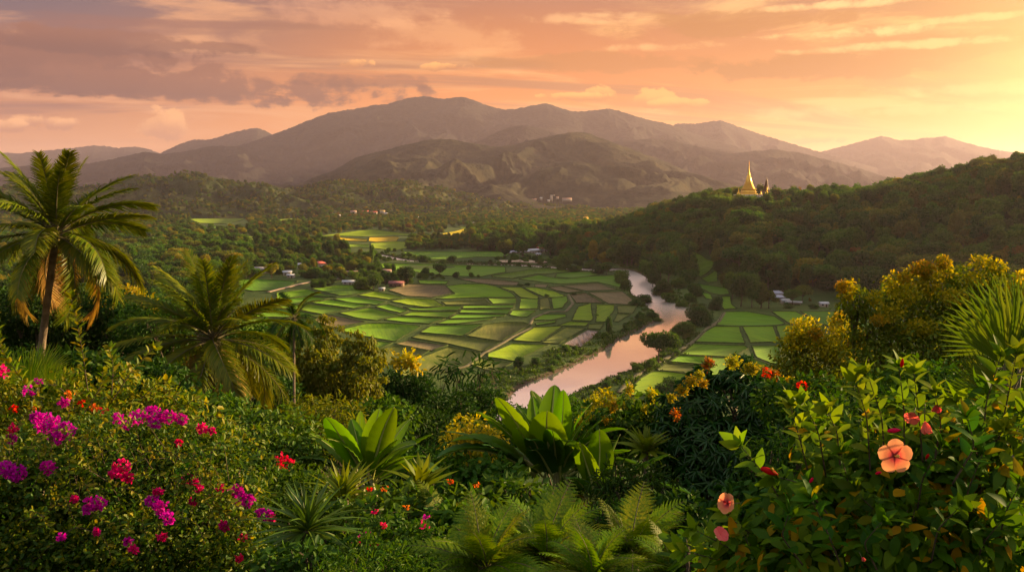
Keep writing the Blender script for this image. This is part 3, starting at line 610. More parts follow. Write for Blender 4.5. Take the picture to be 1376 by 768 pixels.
# ------------------------------------------------------------------ trees of the valley and the hills
TINT = {
 'dark green': leaf_mat('dark_foliage', [(0.028, 0.069, 0.015), (0.038, 0.084, 0.018), (0.054, 0.102, 0.022)], .40),
 'green': leaf_mat('green_foliage', [(0.049, 0.113, 0.018), (0.067, 0.138, 0.022), (0.090, 0.156, 0.028)], .40),
 'olive': leaf_mat('olive_foliage', [(0.077, 0.108, 0.020), (0.105, 0.131, 0.026), (0.125, 0.138, 0.033)], .40),
 'yellowish': leaf_mat('yellowish_foliage', [(0.154, 0.160, 0.023), (0.205, 0.192, 0.031), (0.230, 0.192, 0.038)], .40),
 'rusty': leaf_mat('rusty_foliage', [(0.166, 0.100, 0.028), (0.205, 0.122, 0.036), (0.141, 0.109, 0.031)], .40),
}
BARK = plain('bark', (.10, .075, .05), .9, 0, .35, 2.0, .6)
def tree_blobs(shape, r):
    """blobs of a 12 m tree standing at the origin"""
    B = []
    if shape == 'round':
        for i in range(9):
            a = r.random() * 6.28; d = r.random() ** .6 * 3.2; z = 7 + r.random() * 3.6 - d * .3; q = 1.5 + r.random() * 1.1; B.append(((d * math.cos(a), d * math.sin(a), z), (q, q, q * .85)))
        B.append(((0, 0, 7.4), (3.0, 3.0, 3.0)))
    elif shape == 'spreading':
        for i in range(12):
            a = r.random() * 6.28; d = 1 + r.random() ** .6 * 4.6; z = 8.3 + r.random() * 2.2 - d * .22; q = 1.3 + r.random() * 1.2; B.append(((d * math.cos(a), d * math.sin(a), z), (q * 1.15, q * 1.15, q * .7)))
        B.append(((0, 0, 8.2), (3.2, 3.2, 2.2)))
    elif shape == 'tall':
        for i in range(11):
            z = 4 + 8 * (i + r.random()) / 11.5; w = 2.4 * math.sin(min(1, (z - 2) / 11) * math.pi) ** .6 + .3; a = r.random() * 6.28; d = r.random() * w * .6; q = .9 + w * .38; B.append(((d * math.cos(a), d * math.sin(a), z), (q, q, q * 1.1)))
    elif shape == 'pointed':
        for i in range(9):
            z = 3 + 8.4 * i / 8; w = 3.1 * (1 - i / 9.5); a = r.random() * 6.28; d = w * .35 * r.random(); B.append(((d * math.cos(a), d * math.sin(a), z), (w * .78 + .3, w * .78 + .3, 1.25)))
    elif shape == 'bushy':
        for i in range(10):
            a = r.random() * 6.28; d = r.random() ** .6 * 3.8; z = 2.2 + r.random() * 5.6 - d * .45; q = 1.6 + r.random() * 1.3; B.append(((d * math.cos(a), d * math.sin(a), max(z, 1.5)), (q, q, q * .9)))
        B.append(((0, 0, 3.6), (3.4, 3.4, 3.6)))
    elif shape == 'loose':
        for i in range(11):
            a = r.random() * 6.28; d = .6 + r.random() ** .7 * 3.6; z = 6.2 + r.random() * 5.4 - d * .25; q = .8 + r.random() * .9; B.append(((d * math.cos(a), d * math.sin(a), z), (q * 1.1, q * 1.1, q * .75)))
    return B
TREES = {}
def tree_variant(shape, seed, size=.8, cover=1.5):
    r = np.random.default_rng(seed); B = tree_blobs(shape, r)
    cr = MB(); shell_leaves(cr, r, B, size, cover, LF_TUFT, depth=.28, droop=.15, up=.45, jit=.45, lumps=.32)
    tk = MB(); top = 9.0 if shape not in ('bushy',) else 5.0
    w = r.normal(size=2) * .25
    tk.tube([(0, 0, -1.2), (w[0], w[1], top * .35), (w[0] * 1.6, w[1] * .4, top * .7), (w[0], 0, top)], [.34, .27, .18, .06], 6)
    for k in sorted(range(len(B)), key=lambda k: -np.hypot(*B[k][0][:2]))[:5]:
        c = np.array(B[k][0]); s = np.array((w[0], w[1], max(1.0, min(c[2] - 1.5, top * .6)) * .8)); mid = s * .5 + c * .5 + np.array((0, 0, -.3))
        tk.tube([s, mid, c], [.15, .10, .03], 5)
    return cr, tk
SHAPES = [('round', 1), ('round', 12), ('spreading', 2), ('spreading', 21), ('tall', 3), ('tall', 31), ('pointed', 4), ('bushy', 5), ('bushy', 51), ('loose', 6)]
for sh, sd in SHAPES:
    cr, tk = tree_variant(sh, sd)
    cm, tm = cr.mesh('crown'), tk.mesh('trunk', True); cm.materials.append(None); tm.materials.append(BARK)
    j = MB(); j.add(np.concatenate(cr.v), np.concatenate(cr.q)); j.add(np.concatenate(tk.v), np.concatenate(tk.q), np.concatenate(tk.t), 1)
    jm = j.mesh('tree_of_the_wood'); jm.materials.append(None); jm.materials.append(BARK)
    TREES.setdefault(sh, []).append((cm, tm, jm))
SRC = bpy.data.collections.new('wood_sources')               # only the wood's node tree uses it
KIND_IDX = {}
for sh in TREES:
    for vi, (cm, tm, jm) in enumerate(TREES[sh]):
        for ti in TINT:
            nm = '%03d' % len(KIND_IDX); o = bpy.data.objects.new('wood_source_' + nm, jm); SRC.objects.link(o)
            o.material_slots[0].link = 'OBJECT'; o.material_slots[0].material = TINT[ti]
            KIND_IDX[(sh, vi, ti)] = len(KIND_IDX)
def wood(name, rows, label=None):
    """the mass of trees past the individuals: ONE object"""
    n = len(rows); me = bpy.data.meshes.new(name); me.vertices.add(n)
    me.vertices.foreach_set('co', np.array([r_[0] for r_ in rows], np.float32).ravel())
    for an, ty, k in (('kind_index', 'INT', 1), ('tree_scale', 'FLOAT', 2), ('turn', 'FLOAT', 3)):
        at_ = me.attributes.new(an, ty, 'POINT'); at_.data.foreach_set('value', np.array([r_[k] for r_ in rows], np.int32 if ty == 'INT' else np.float32))
    o = bpy.data.objects.new(name, me); COL.objects.link(o)
    ng = bpy.data.node_groups.new('wood', 'GeometryNodeTree'); ng.interface.new_socket('Geometry', in_out='INPUT', socket_type='NodeSocketGeometry'); ng.interface.new_socket('Geometry', in_out='OUTPUT', socket_type='NodeSocketGeometry')
    N = ng.nodes; Lk = ng.links.new
    gi, go = N.new('NodeGroupInput'), N.new('NodeGroupOutput'); ip = N.new('GeometryNodeInstanceOnPoints'); ci = N.new('GeometryNodeCollectionInfo')
    ci.inputs['Collection'].default_value = SRC; ci.inputs['Separate Children'].default_value = True; ci.inputs['Reset Children'].default_value = True
    def attr(nm, ty): a = N.new('GeometryNodeInputNamedAttribute'); a.data_type = ty; a.inputs[0].default_value = nm; return [x for x in a.outputs if x.enabled and x.name == 'Attribute'][0]
    ip.inputs['Pick Instance'].default_value = True
    Lk(gi.outputs[0], ip.inputs['Points']); Lk(ci.outputs[0], ip.inputs['Instance']); Lk(attr('kind_index', 'INT'), ip.inputs['Instance Index'])
    cx = N.new('ShaderNodeCombineXYZ'); Lk(attr('turn', 'FLOAT'), cx.inputs[2]); Lk(cx.outputs[0], ip.inputs['Rotation']); Lk(attr('tree_scale', 'FLOAT'), ip.inputs['Scale'])
    Lk(ip.outputs[0], go.inputs[0])
    md = o.modifiers.new('wood', 'NODES'); md.node_group = ng
    return tag(o, label, None, None, 'stuff')

# ---- where they stand: rows (pos, scale, shape, tint)
PADP = [flat(p) for _, p in PAD]
HOUSE = []                                                   # (x, y, radius), filled below
def clear_of_fields(P, m=0.0):
    k = np.ones(len(P), bool)
    for q in PADP:
        lo, hi = q.min(0) - 3, q.max(0) + 3; s = k & (P[:, 0] > lo[0]) & (P[:, 0] < hi[0]) & (P[:, 1] > lo[1]) & (P[:, 1] < hi[1])
        i = np.where(s)[0]
        if len(i): k[i[inpoly(P[i], q)]] = False
    i = np.where(k)[0]; d = bankdist(P[i, 0], P[i, 1]); k[i[d < 3]] = False
    for hx, hy, hr in HOUSE:
        k &= np.hypot(P[:, 0] - hx, P[:, 1] - hy) > hr
        if hy < 1200: k &= ~((np.abs(P[:, 0] - hx * P[:, 1] / hy) < hr * .8 + 2) & (P[:, 1] < hy) & (P[:, 1] > hy - 26))
    return k
def jgrid(x0, x1, y0, y1, s, r):
    gx, gy = np.meshgrid(np.arange(x0, x1, s), np.arange(y0, y1, s)); P = np.stack([gx.ravel(), gy.ravel()], 1); return P + (r.random(P.shape) - .5) * s * .95
def pick(r, table):
    k = list(table); p = np.array([table[a] for a in k], float); return k[r.choice(len(k), p=p / p.sum())]

# ------------------------------------------------------------------ houses (spots are kept clear of trees)
WALLW = plain('plaster_wall', (.40, .35, .29), .8, 0, .12, .8); WOODW = plain('plank_wall', (.16, .10, .06), .8, 0, .3, 1.5); GLASS = plain('window_glass', (.03, .035, .04), .15, 0, .1, 1, 0, .6); DOORM = plain('door_paint', (.10, .06, .04), .6, 0, .2, 2)
ROOFM = {'grey': plain('grey_roof', (.26, .24, .23), .55, 0, .15, .6), 'white': plain('white_metal_roof', (.42, .43, .46), .35, 0, .08, .5), 'red': plain('red_tile_roof', (.42, .09, .06), .7, 0, .2, .8), 'maroon': plain('maroon_roof', (.22, .075, .07), .7, 0, .2, .8), 'pink': plain('pinkish_tile_roof', (.36, .20, .15), .7, 0, .15, .8), 'gold': plain('gilded_roof', (.85, .48, .08), .4, .7, .1, .8), 'yellow': plain('sunlit_yellow_roof', (.70, .45, .12), .6, 0, .15, .8), 'slate': plain('slate_blue_roof', (.33, .34, .42), .45, 0, .15, .8)}  # yellow: low sunlight on a far house put into the roof colour
def slab(mb, a, b, c, d, th):
    """thick sheet with corners a b c d"""
    P = np.array([a, b, c, d], float); n = unit(np.cross(P[1] - P[0], P[3] - P[0])); V = np.vstack([P, P - n * th])
    mb.add(V, [(0, 1, 2, 3), (7, 6, 5, 4), (0, 4, 5, 1), (1, 5, 6, 2), (2, 6, 7, 3), (3, 7, 4, 0)])
def house(px, py, w, d, h, roof, label, wall=WALLW, rz=None, name='house', cat='house', Y=None, pitch=.42, open_=False, group=None, hip=False):
    x, y, _ = gp(px, py) if Y is None else at(px, py, Y)
    z = gz(x, y) if Y is None else at(px, py, Y)[2]
    rz = R(rng.uniform(-25, 25)) if rz is None else R(rz)
    o = root(name, (x, y, z), label, cat, group, rz); HOUSE.append((x, y, max(w, d) * .55 + 3.0))
    m = MB()
    if open_:
        for sx in (-1, 0, 1):
            for sy in (-1, 1): q = MB(); q.box((sx * (w / 2 - .4), sy * (d / 2 - .4), h / 2 - .5), (.28, .28, h + 1)); part('post', q, wall, o)
        m.box((0, d / 2 - .6, h / 2), (w - 1.2, .15, h)); part('back_wall', m, wall, o)
    else:
        m.box((0, 0, h / 2 - .6), (w, d, h + 1.2))
        ph0 = pitch * d / 2
        for sx in (-1, 1):
            X = sx * (w / 2 - .08); m.add([(X, -d / 2, h), (X, d / 2, h), (X, 0, h + ph0 * .93), (X - sx * .1, -d / 2, h), (X - sx * .1, d / 2, h), (X - sx * .1, 0, h + ph0 * .93)], [(0, 1, 4, 3)], [(0, 1, 2), (3, 5, 4)])
        part('wall', m, wall, o)
        nw = max(2, int(w / 3.2))
        for k in range(nw):
            xx = -w / 2 + w * (k + .5) / nw
            if k == nw // 2:
                b = MB(); b.box((xx, -d / 2 - .03, 1.0), (1.0, .1, 2.0)); part('door', b, DOORM, o)
            else:
                b = MB(); b.box((xx, -d / 2 - .02, 1.55), (1.2, .08, 1.1)); part('window', b, GLASS, o)
    ph = pitch * d / 2; ov = .7; rf = MB(); X = w / 2 + ov; e = d / 2 + ov; ez = h - pitch * ov; hx = X - (d * .4 if hip else 0)
    slab(rf, (-X, -e, ez), (X, -e, ez), (hx, 0, h + ph), (-hx, 0, h + ph), .12); slab(rf, (X, e, ez), (-X, e, ez), (-hx, 0, h + ph + .002), (hx, 0, h + ph + .002), .12)
    if hip:
        for s in (-1, 1): rf.add([(s * X, -e, ez), (s * X, e, ez), (s * hx, 0, h + ph)], None, [(0, 1, 2) if s > 0 else (1, 0, 2)])
    part('roof', rf, ROOFM[roof], o); return o
house(353, 367, 17, 9, 4.2, 'grey', 'long house with weathered grey gable roof at the edge of the meadow', rz=-12)
house(386, 370, 7, 6, 3.4, 'white', 'small house with bluish white metal roof beside the meadow', rz=20)
house(391, 373, 6, 4, 2.6, 'white', 'low white-roofed lean-to in front of the bluish white metal-roofed house', rz=-8, name='shed', cat='shed')
house(400.5, 361, 4.5, 6, 4.5, 'white', 'narrow pale house half hidden by trees behind the white-roofed shed', rz=40)
house(429, 359, 12, 9, 4.2, 'red', 'red tile roofed house among the village trees', rz=25, hip=True)
house(450.5, 365, 3.6, 4, 3.0, 'white', 'tiny white hut between dark bushes in the village', rz=0, name='hut', cat='hut')
house(474, 371, 10, 7, 3.6, 'pink', 'house with pale dusty roof behind round bushes near the field edge', rz=15)
house(471, 382, 12, 5, 2.6, 'white', 'long low white-roofed shed at the back edge of the paddies', rz=3, name='shed', cat='shed')
house(521, 368, 8, 6, 3.2, 'pink', 'pinkish tiled house behind the maroon-roofed barn', rz=-25)
house(533, 385, 11, 7, 3.0, 'maroon', 'maroon-roofed wooden barn at the corner of the brown field', wall=WOODW, rz=-6, name='barn', cat='barn')
house(513, 390.5, 4.0, 3, 2.0, 'white', 'tiny white hut under a dark tree at the edge of the paddies', rz=8, name='hut', cat='hut')
house(283, 348, 9, 7, 5.0, 'pink', 'house with pale pink roof behind the lower coconut palm', rz=10)
house(293, 347, 8, 6, 4.0, 'white', 'white-roofed house right of the pale pink roof behind the palm', rz=-8)
house(302, 346.5, 8, 7, 4.6, 'maroon', 'dark purple-roofed house at the end of the row behind the palm', rz=6)
house(312, 346, 7, 6, 4.0, 'pink', 'dusty pink-roofed house at the right end of the row behind the palm', rz=0)
house(718, 342.5, 18, 8, 4.0, 'white', 'white gabled hall in the hamlet by the far river', rz=28)
house(730, 339, 15, 9, 4.6, 'red', 'dull red roofed house beside the white gabled hall', rz=12)
house(733, 334, 20, 7, 4.6, 'slate', 'long bluish grey roof just behind the dull red roofed house', rz=0)
house(744, 334, 8, 6, 4.4, 'white', 'small bright white-roofed house right of the long bluish roof', rz=0)
house(760, 333, 12, 6, 4.6, 'white', 'white-roofed house half sunk in trees at the end of the hamlet', rz=-10)
house(723.5, 345, 5, 4, 2.6, 'white', 'little white hut in front of the hamlet halls', rz=0, name='hut', cat='hut')
for k, (a, b) in enumerate([(684, 344), (690, 343.6), (696, 344.2), (702, 343.4), (708, 344)]):  # a row of vehicles, modelled as open roofed frames on posts
    house(a, b, 5.5, 3.2, 2.0, ['white', 'slate', 'white', 'maroon', 'white'][k], ['leftmost white vehicle in the row left of the hamlet', 'bluish vehicle second in the row left of the hamlet', 'white vehicle in the middle of the row left of the hamlet', 'dark red vehicle in the row left of the hamlet', 'white vehicle nearest the hamlet halls'][k], open_=True, name='vehicle', cat='vehicle', rz=0, group='vehicles beside the hamlet')
house(1041, 399, 10, 7, 3.4, 'slate', 'farm shed with bluish grey roof at the foot of the wooded hill', rz=12, name='shed', cat='shed', hip=True)
house(1045, 404, 9, 6, 3.0, 'slate', 'lower bluish grey shed roof in front of the taller farm shed', rz=-6, name='shed', cat='shed', open_=True, wall=WOODW, hip=True)
house(1054.5, 407.5, 5, 4, 2.4, 'white', 'white-roofed hut beside the bluish grey farm sheds', rz=10, name='hut', cat='hut')
house(1066, 408.5, 10, 3, 1.7, 'white', 'long low white awning right of the farm sheds', rz=-18, name='shed', cat='shed', open_=True)
house(1106.5, 411.5, 5, 4, 2.5, 'white', 'lone small white hut on the meadow under the wooded hill', rz=0, name='hut', cat='hut')
# far side of the valley
for a, b, Yd, w, d, h, rf, lb in [
 (454, 292, 2050, 12, 9, 5, 'white', 'white house left of the pink-roofed group at the foot of the low hill'), (475, 287, 2120, 15, 10, 6, 'pink', 'pink-roofed house left of the bright red roofs on the far hillside'),
 (491, 287, 2130, 17, 10, 6, 'red', 'bright red roofed house, left one of the pair on the far hillside'), (502, 288, 2130, 18, 10, 6, 'red', 'bright red roofed house, right one of the pair on the far hillside'),
 (514, 288, 2120, 12, 10, 9, 'yellow', 'tall yellow-lit house right of the red roofs on the far hillside'), (519, 290.5, 2080, 8, 8, 7, 'white', 'white house beside the yellow-lit one on the far hillside'),
 (557, 295, 1950, 36, 10, 5, 'white', 'long white-roofed hall among the trees below the middle hill'), (562, 299.5, 1820, 9, 8, 6, 'white', 'small white house in front of the long white hall'),
 (605.5, 293.5, 2000, 13, 8, 5, 'slate', 'bluish-roofed house alone right of the long white hall'), (635.5, 303, 1650, 11, 9, 5, 'white', 'pale lilac-white house beyond the ripe yellow field'),
 (762, 270, 3000, 34, 14, 8, 'pink', 'long pinkish house right of the white tower on the far slope'), (727, 269, 3000, 9, 9, 9, 'white', 'white house left of the white tower on the far slope'),
 (718, 269.5, 3000, 16, 8, 5, 'pink', 'low pinkish house in the settlement left of the white tower'), (709, 271, 2960, 7, 7, 8, 'white', 'small white house at the left end of the far settlement'),
 (749, 267, 3060, 9, 8, 6, 'pink', 'small pinkish house directly right of the white tower'), (737, 271, 2960, 8, 8, 5, 'white', 'small white house just below the white tower'), (701, 259, 3250, 5, 5, 6, 'white', 'tiny white house high on the far slope, left one'), (718, 256, 3350, 6, 6, 7, 'yellow', 'tiny yellowish house high on the far slope above the settlement')]:
    house(a, b, w, d, h, rf, lb, Y=Yd, rz=0)
tx = at(741, 270, 3020); o = root('tower', tx, 'white square tower rising from the far settlement on the slope', 'tower')
m = MB(); m.box((0, 0, 8), (8, 8, 22)); m.box((4, 0, 20.5), (17, 7, 3)); part('shaft', m, WALLW, o); m = MB(); m.box((0, 0, 20), (9.5, 9.5, 2)); part('parapet', m, WALLW, o)
gp_ = at(787, 297, 1400); gr = root('pavilion', gp_, 'golden-roofed pavilion poking out of the treetops at the end of the wooded hill', 'pavilion')
m = MB(); m.box((0, 0, -1), (7, 6, 8)); part('wall', m, WALLW, gr); m = MB(); slab(m, (-5, -4.5, 2), (5, -4.5, 2), (4, 0, 7.5), (-4, 0, 7.5), .25); slab(m, (5, 4.5, 2), (-5, 4.5, 2), (-4, 0, 7.52), (4, 0, 7.52), .25); part('roof', m, ROOFM['gold'], gr)

# ------------------------------------------------------------------ the golden pagoda on the hill
GOLD = plain('gold_leaf', (.95, .56, .08), .34, .55, .12, .6, .2); GOLDD = plain('dull_gold', (.62, .32, .06), .45, .7, .2, .8)
WHITE = plain('whitewash', (.46, .40, .35), .7, 0, .1, .5); DARKT = plain('dark_temple_tiles', (.13, .085, .05), .6, .2, .3, .8)
pc = at(1005, 270, 905); pz = gz(pc[0], pc[1]) + 8.5
S_ = 905 / F                                                     # metres per photo pixel at the pagoda
pg = root('pagoda', (pc[0], pc[1], pz), 'tall golden bell-shaped pagoda on the crest of the wooded hill', 'pagoda')
def px_prof(rows): return [(r_ * S_ * .86, z_ * S_) for r_, z_ in rows]
topz = (at(1005, 215.5, 905)[2] - pz) / S_
k_ = topz / 54.0
m = MB(); m.lathe(px_prof([(0, -14), (23, -14), (23, 1.2), (22, 1.2), (22, 3.2), (21, 3.2)]), 8, sq=.0); part('terrace', m, WHITE, pg)
m = MB(); m.lathe(px_prof([(0, 3.2), (14, 3.2), (14, 4.4), (11.4, 4.4), (11.4, 6.2), (12.0, 6.2), (12.0, 7.0), (10.8, 7.0), (10.8, 10), (11.3, 10), (11.3, 10.8), (10.3, 10.8)]), 32, sq=.45); part('plinth', m, GOLD, pg)
rows = []; z_ = 10.8; r_ = 10.4
for i in range(7): rows += [(r_ - .2, z_), (r_ + .75, z_ + .2), (r_ + .75, z_ + .75), (r_ - .5, z_ + .95), (r_ - .9, z_ + 1.75)]; r_ *= .885; z_ += 1.8
m = MB(); m.lathe(px_prof([(a, b * k_) for a, b in rows]), 32); part('ring_moulding', m, GOLD, pg)
zb = z_ * k_; m = MB(); m.lathe(px_prof([(r_ + .3, zb), (r_, zb + .8), (r_ * .86, zb + 3), (r_ * .62, zb + 6.4), (r_ * .55, zb + 6.6), (r_ * .55, zb + 8.0), (r_ * .42, zb + 8.1)]), 28); part('bell', m, GOLD, pg)
zs = zb + 8.1; rows = []; rr_ = r_ * .44
nseg = 11; dz = (topz * .90 - zs) / nseg
for i in range(nseg): rows += [(rr_, zs + i * dz), (rr_ * 1.08, zs + (i + .4) * dz), (rr_ * .86, zs + (i + .8) * dz)]; rr_ *= .84
m = MB(); m.lathe(px_prof(rows + [(.28, topz * .9)]), 18); part('spire', m, GOLD, pg)
m = MB(); m.lathe(px_prof([(.1, topz * .9), (.95, topz * .905), (.75, topz * .925), (.2, topz * .93), (.65, topz * .94), (.2, topz * .955), (.32, topz * .965), (.06, topz)]), 12); part('finial', m, GOLDD, pg)
for (a, b, hh, lb) in [(992, 272, 11, 'small golden stupa left of the tall golden pagoda'), (1030, 273, 13, 'small golden stupa right of the tall golden pagoda'), (1022, 272, 7, 'tiny golden stupa between the pagoda and the dark tiered spire')]:
    q = at(a, b, 895); o = root('small_stupa', (q[0], q[1], pz + 1), lb, 'stupa', 'small stupas round the pagoda'); h_ = hh * S_
    m = MB(); m.lathe([(0, -6), (2.6, -6), (2.6, h_ * .1), (2.2, h_ * .1), (2.2, h_ * .2)], 4); part('base', m, WHITE, o)
    m = MB(); m.lathe([(1.9, h_ * .2), (2.0, h_ * .28), (1.5, h_ * .4), (.8, h_ * .52), (.9, h_ * .55), (.45, h_ * .7), (.12, h_)], 14); part('bell', m, GOLD, o)
q = at(1029, 272, 915); o = root('temple_spire', (q[0], q[1], pz), 'dark tiered temple spire right behind the golden pagoda', 'temple spire'); h_ = 28 * S_
m = MB(); m.box((0, 0, -1), (8.5, 8.5, 12)); part('base', m, DARKT, o)
rows = []; w_ = 5.6; z_ = 5.0
for i in range(6): rows += [(w_, z_), (w_ * .68, z_ + (h_ - 5) * .13)]; z_ += (h_ - 5) * .135; w_ *= .74
m = MB(); m.lathe(rows + [(.35, z_), (.05, h_)], 4, sq=0); part('tiered_roof', m, DARKT, o)
for (a0, a1, lb) in [(986, 1000, 'white temple wall below the golden pagoda on its left'), (1014, 1032, 'white temple wall below the golden pagoda on its right')]:
    p0, p1 = at(a0, 272, 882), at(a1, 272, 882); o = root('temple_wall', ((p0[0] + p1[0]) / 2, 882, pz + .5), lb, 'wall', 'white walls round the pagoda terrace')
    m = MB(); m.box((0, 0, -4.0), (p1[0] - p0[0], 1.2, 11)); part('wall', m, WHITE, o); m = MB(); m.box((0, 0, 1.9), (p1[0] - p0[0] + .8, 2.0, .8)); part('coping', m, WHITE, o)
    m = MB(); m.box((0, -.68, -.6), (1.8, .2, 2.6)); part('doorway', m, DOORM, o)
for (a, b, lb) in [(981, 273.5, 'tiny white shrine left of the pagoda among treetops'), (1021, 273, 'tiny white shrine right below the pagoda')]:
    house(a, b, 4.5, 4, 4.0, 'white', lb, Y=876, rz=0, name='shrine', cat='shrine')

# ------------------------------------------------------------------ scatter the trees
ROWS = []                                                    # (x,y,z, scale, shape, tint, zone)
rs = np.random.default_rng(21)
pagx, pagy = pc[0], pc[1]
P = jgrid(-60, 900, 480, 1320, 10.6, rs); a = P[:, 0] / P[:, 1]
zz = hill_z(P[:, 0], P[:, 1]); yf = np.interp(a, f_a, f_y)
k = (P[:, 1] > yf + 4) & (zz > 1.0) & (a < .8) & clear_of_fields(P) & (np.hypot(P[:, 0] - pagx, (P[:, 1] - pagy) * .8) > 24) & (P[:, 1] < np.interp(a, c_a, c_y) + 120)
k &= ~((np.abs(P[:, 0] - pagx) < 26) & (P[:, 1] > 815) & (P[:, 1] < pagy + 10))
for (x, y), z in zip(P[k], zz[k]):
    if z > 0.0:
        sc = 1.05 + .95 * rs.random() ** 1.2
        if abs(x - pagx - 5) < 34 and y < pagy and y > 800: sc *= .40
        ROWS.append((x, y, ground_z(np.array([x]), np.array([y]))[0] - .4, sc, pick(rs, {'round': 5, 'spreading': 3, 'tall': 3, 'pointed': 1.2, 'bushy': 2, 'loose': 1.6}), pick(rs, {'dark green': 5, 'green': 5.5, 'olive': 3, 'yellowish': .5, 'rusty': .12}), 'hill'))
def scatter(poly_px, s, scl, zone, tints, shapes, keep=1.0):
    poly = flat(poly_px); lo, hi = poly.min(0), poly.max(0); P = jgrid(lo[0], hi[0], lo[1], hi[1], s, rs); P = P[inpoly(P, poly)]; P = P[rs.random(len(P)) < keep]; P = P[clear_of_fields(P)]
    zz = ground_z(P[:, 0], P[:, 1])
    for (x, y), z in zip(P, zz): ROWS.append((x, y, z - .3, scl[0] + (scl[1] - scl[0]) * rs.random(), pick(rs, shapes), pick(rs, tints), zone))
MIXS = {'round': 4, 'spreading': 2, 'tall': 2, 'bushy': 4, 'loose': 1, 'pointed': .6}
MIXT = {'dark green': 4, 'green': 5, 'olive': 2.6, 'yellowish': .7}
scatter([(-90, 328), (250, 322), (332, 330), (332, 374), (312, 384), (316, 430), (300, 470), (-90, 520)], 11, (.8, 1.75), 'grove', MIXT, MIXS, .93)
scatter([(325, 345), (345, 334), (400, 333), (455, 334), (470, 345), (500, 352), (490, 358), (497, 371), (470, 377), (440, 380), (425, 374), (380, 374), (325, 374)], 9.5, (.5, 1.15), 'village', MIXT, MIXS, .8)
scatter([(330, 338), (345, 330), (400, 330), (455, 334), (470, 345), (440, 350), (380, 345)], 12, (1.1, 1.6), 'village', MIXT, {'tall': 4, 'round': 2}, .7)
scatter([(500, 356), (512, 362), (540, 370), (552, 373), (556, 380), (540, 384), (500, 388), (478, 384), (470, 378), (497, 370)], 8.5, (.45, .95), 'village', {'dark green': 3, 'green': 4}, {'bushy': 3, 'round': 3}, .62)
scatter([(420, 384), (424, 380), (446, 381), (444, 387), (424, 388)], 7, (.5, .75), 'village', {'green': 3, 'dark green': 1}, {'bushy': 1})
scatter([(557, 371), (580, 368), (600, 372), (598, 376), (562, 376)], 6.5, (.22, .42), 'field hedge', {'green': 3, 'dark green': 1}, {'bushy': 1}, .8)
scatter([(548, 336), (546, 324), (560, 319), (600, 321), (640, 323), (665, 320), (700, 320), (760, 321), (800, 330), (806, 352), (762, 350), (745, 338), (690, 334), (640, 334), (590, 336)], 9.5, (.55, .95), 'hedgerow', MIXT, MIXS, .95)
scatter([(665, 320), (700, 320), (760, 321), (800, 330), (806, 352), (762, 350), (745, 338), (690, 334), (665, 334)], 13, (1.0, 1.5), 'hedgerow', MIXT, MIXS, .8)
scatter([(660, 350), (672, 347), (700, 347), (760, 349), (800, 356), (830, 360), (820, 362), (760, 357), (690, 351.5)], 8, (.3, .7), 'hedgerow', {'dark green': 2, 'green': 4}, {'bushy': 3, 'round': 1}, .6)
scatter([(500, 341), (525, 337), (545, 338), (560, 347), (540, 347), (520, 344)], 9, (.3, .7), 'hedgerow', {'green': 4}, {'bushy': 3, 'round': 1}, .35)
scatter([(470, 348), (504, 345), (530, 351), (526, 353), (480, 356)], 8, (.4, .8), 'village', {'dark green': 2, 'green': 4}, {'bushy': 3, 'round': 2}, .6)
scatter([(-120, 330), (-120, 291), (300, 289), (650, 285), (900, 282), (900, 300), (860, 303), (740, 320), (665, 320), (666, 305), (607, 304), (590, 314), (553, 314), (530, 311), (505, 307), (483, 309), (424, 317), (382, 321), (352, 317), (332, 312), (338, 303), (328, 293), (255, 293), (250, 322)], 13.5, (.55, 1.15), 'far', {'dark green': 3, 'green': 4, 'olive': 4, 'yellowish': 1.2, 'rusty': .3}, MIXS, .8)
scatter([(200, 312), (255, 302), (270, 312), (260, 322), (210, 326)], 12, (.8, 1.3), 'far', MIXT, MIXS, .8)
scatter([(262, 312), (335, 306), (350, 318), (330, 322), (300, 325), (262, 320)], 13, (.6, 1.3), 'far', MIXT, MIXS, .55)
for hn, nn in (('hill_west', 5200), ('hill_mid', 4200)):
    X, Yv, Z = HILLS[hn]; ok = (Z > 2) & (X / Yv > -.75); i = np.where(ok.ravel())[0]; wgt = (X[:-1, 1:] - X[:-1, :-1]); i = rs.choice(i, nn, replace=False)
    dens = fbm(X.ravel()[i] / 130, Yv.ravel()[i] / 130, 91, 3) + .12 * rs.normal(size=nn); i = i[dens > -.16]
    for x, y, z in zip(X.ravel()[i], Yv.ravel()[i], Z.ravel()[i]): ROWS.append((x + rs.normal() * 2, y + rs.normal() * 2, z - .5, .55 + .55 * rs.random(), pick(rs, MIXS), pick(rs, {'dark green': 3, 'green': 3, 'olive': 5, 'yellowish': .5}), 'far'))
P = jgrid(-330, 400, 285, 1000, 4.5, rs); d = bankdist(P[:, 0], P[:, 1]); k = (d > 1.2) & (d < 13) & (rs.random(len(P)) < .16); P = P[k]; k = np.ones(len(P), bool)
for q in PADP:
    if q[:, 1].min() < 1000: k &= ~inpoly(P, q)
for x, y in P[k]: ROWS.append((x, y, gz(x, y) - .2, .16 + .30 * rs.random() ** 2, 'bushy', pick(rs, {'dark green': 3, 'green': 4, 'olive': 1}), 'bank'))
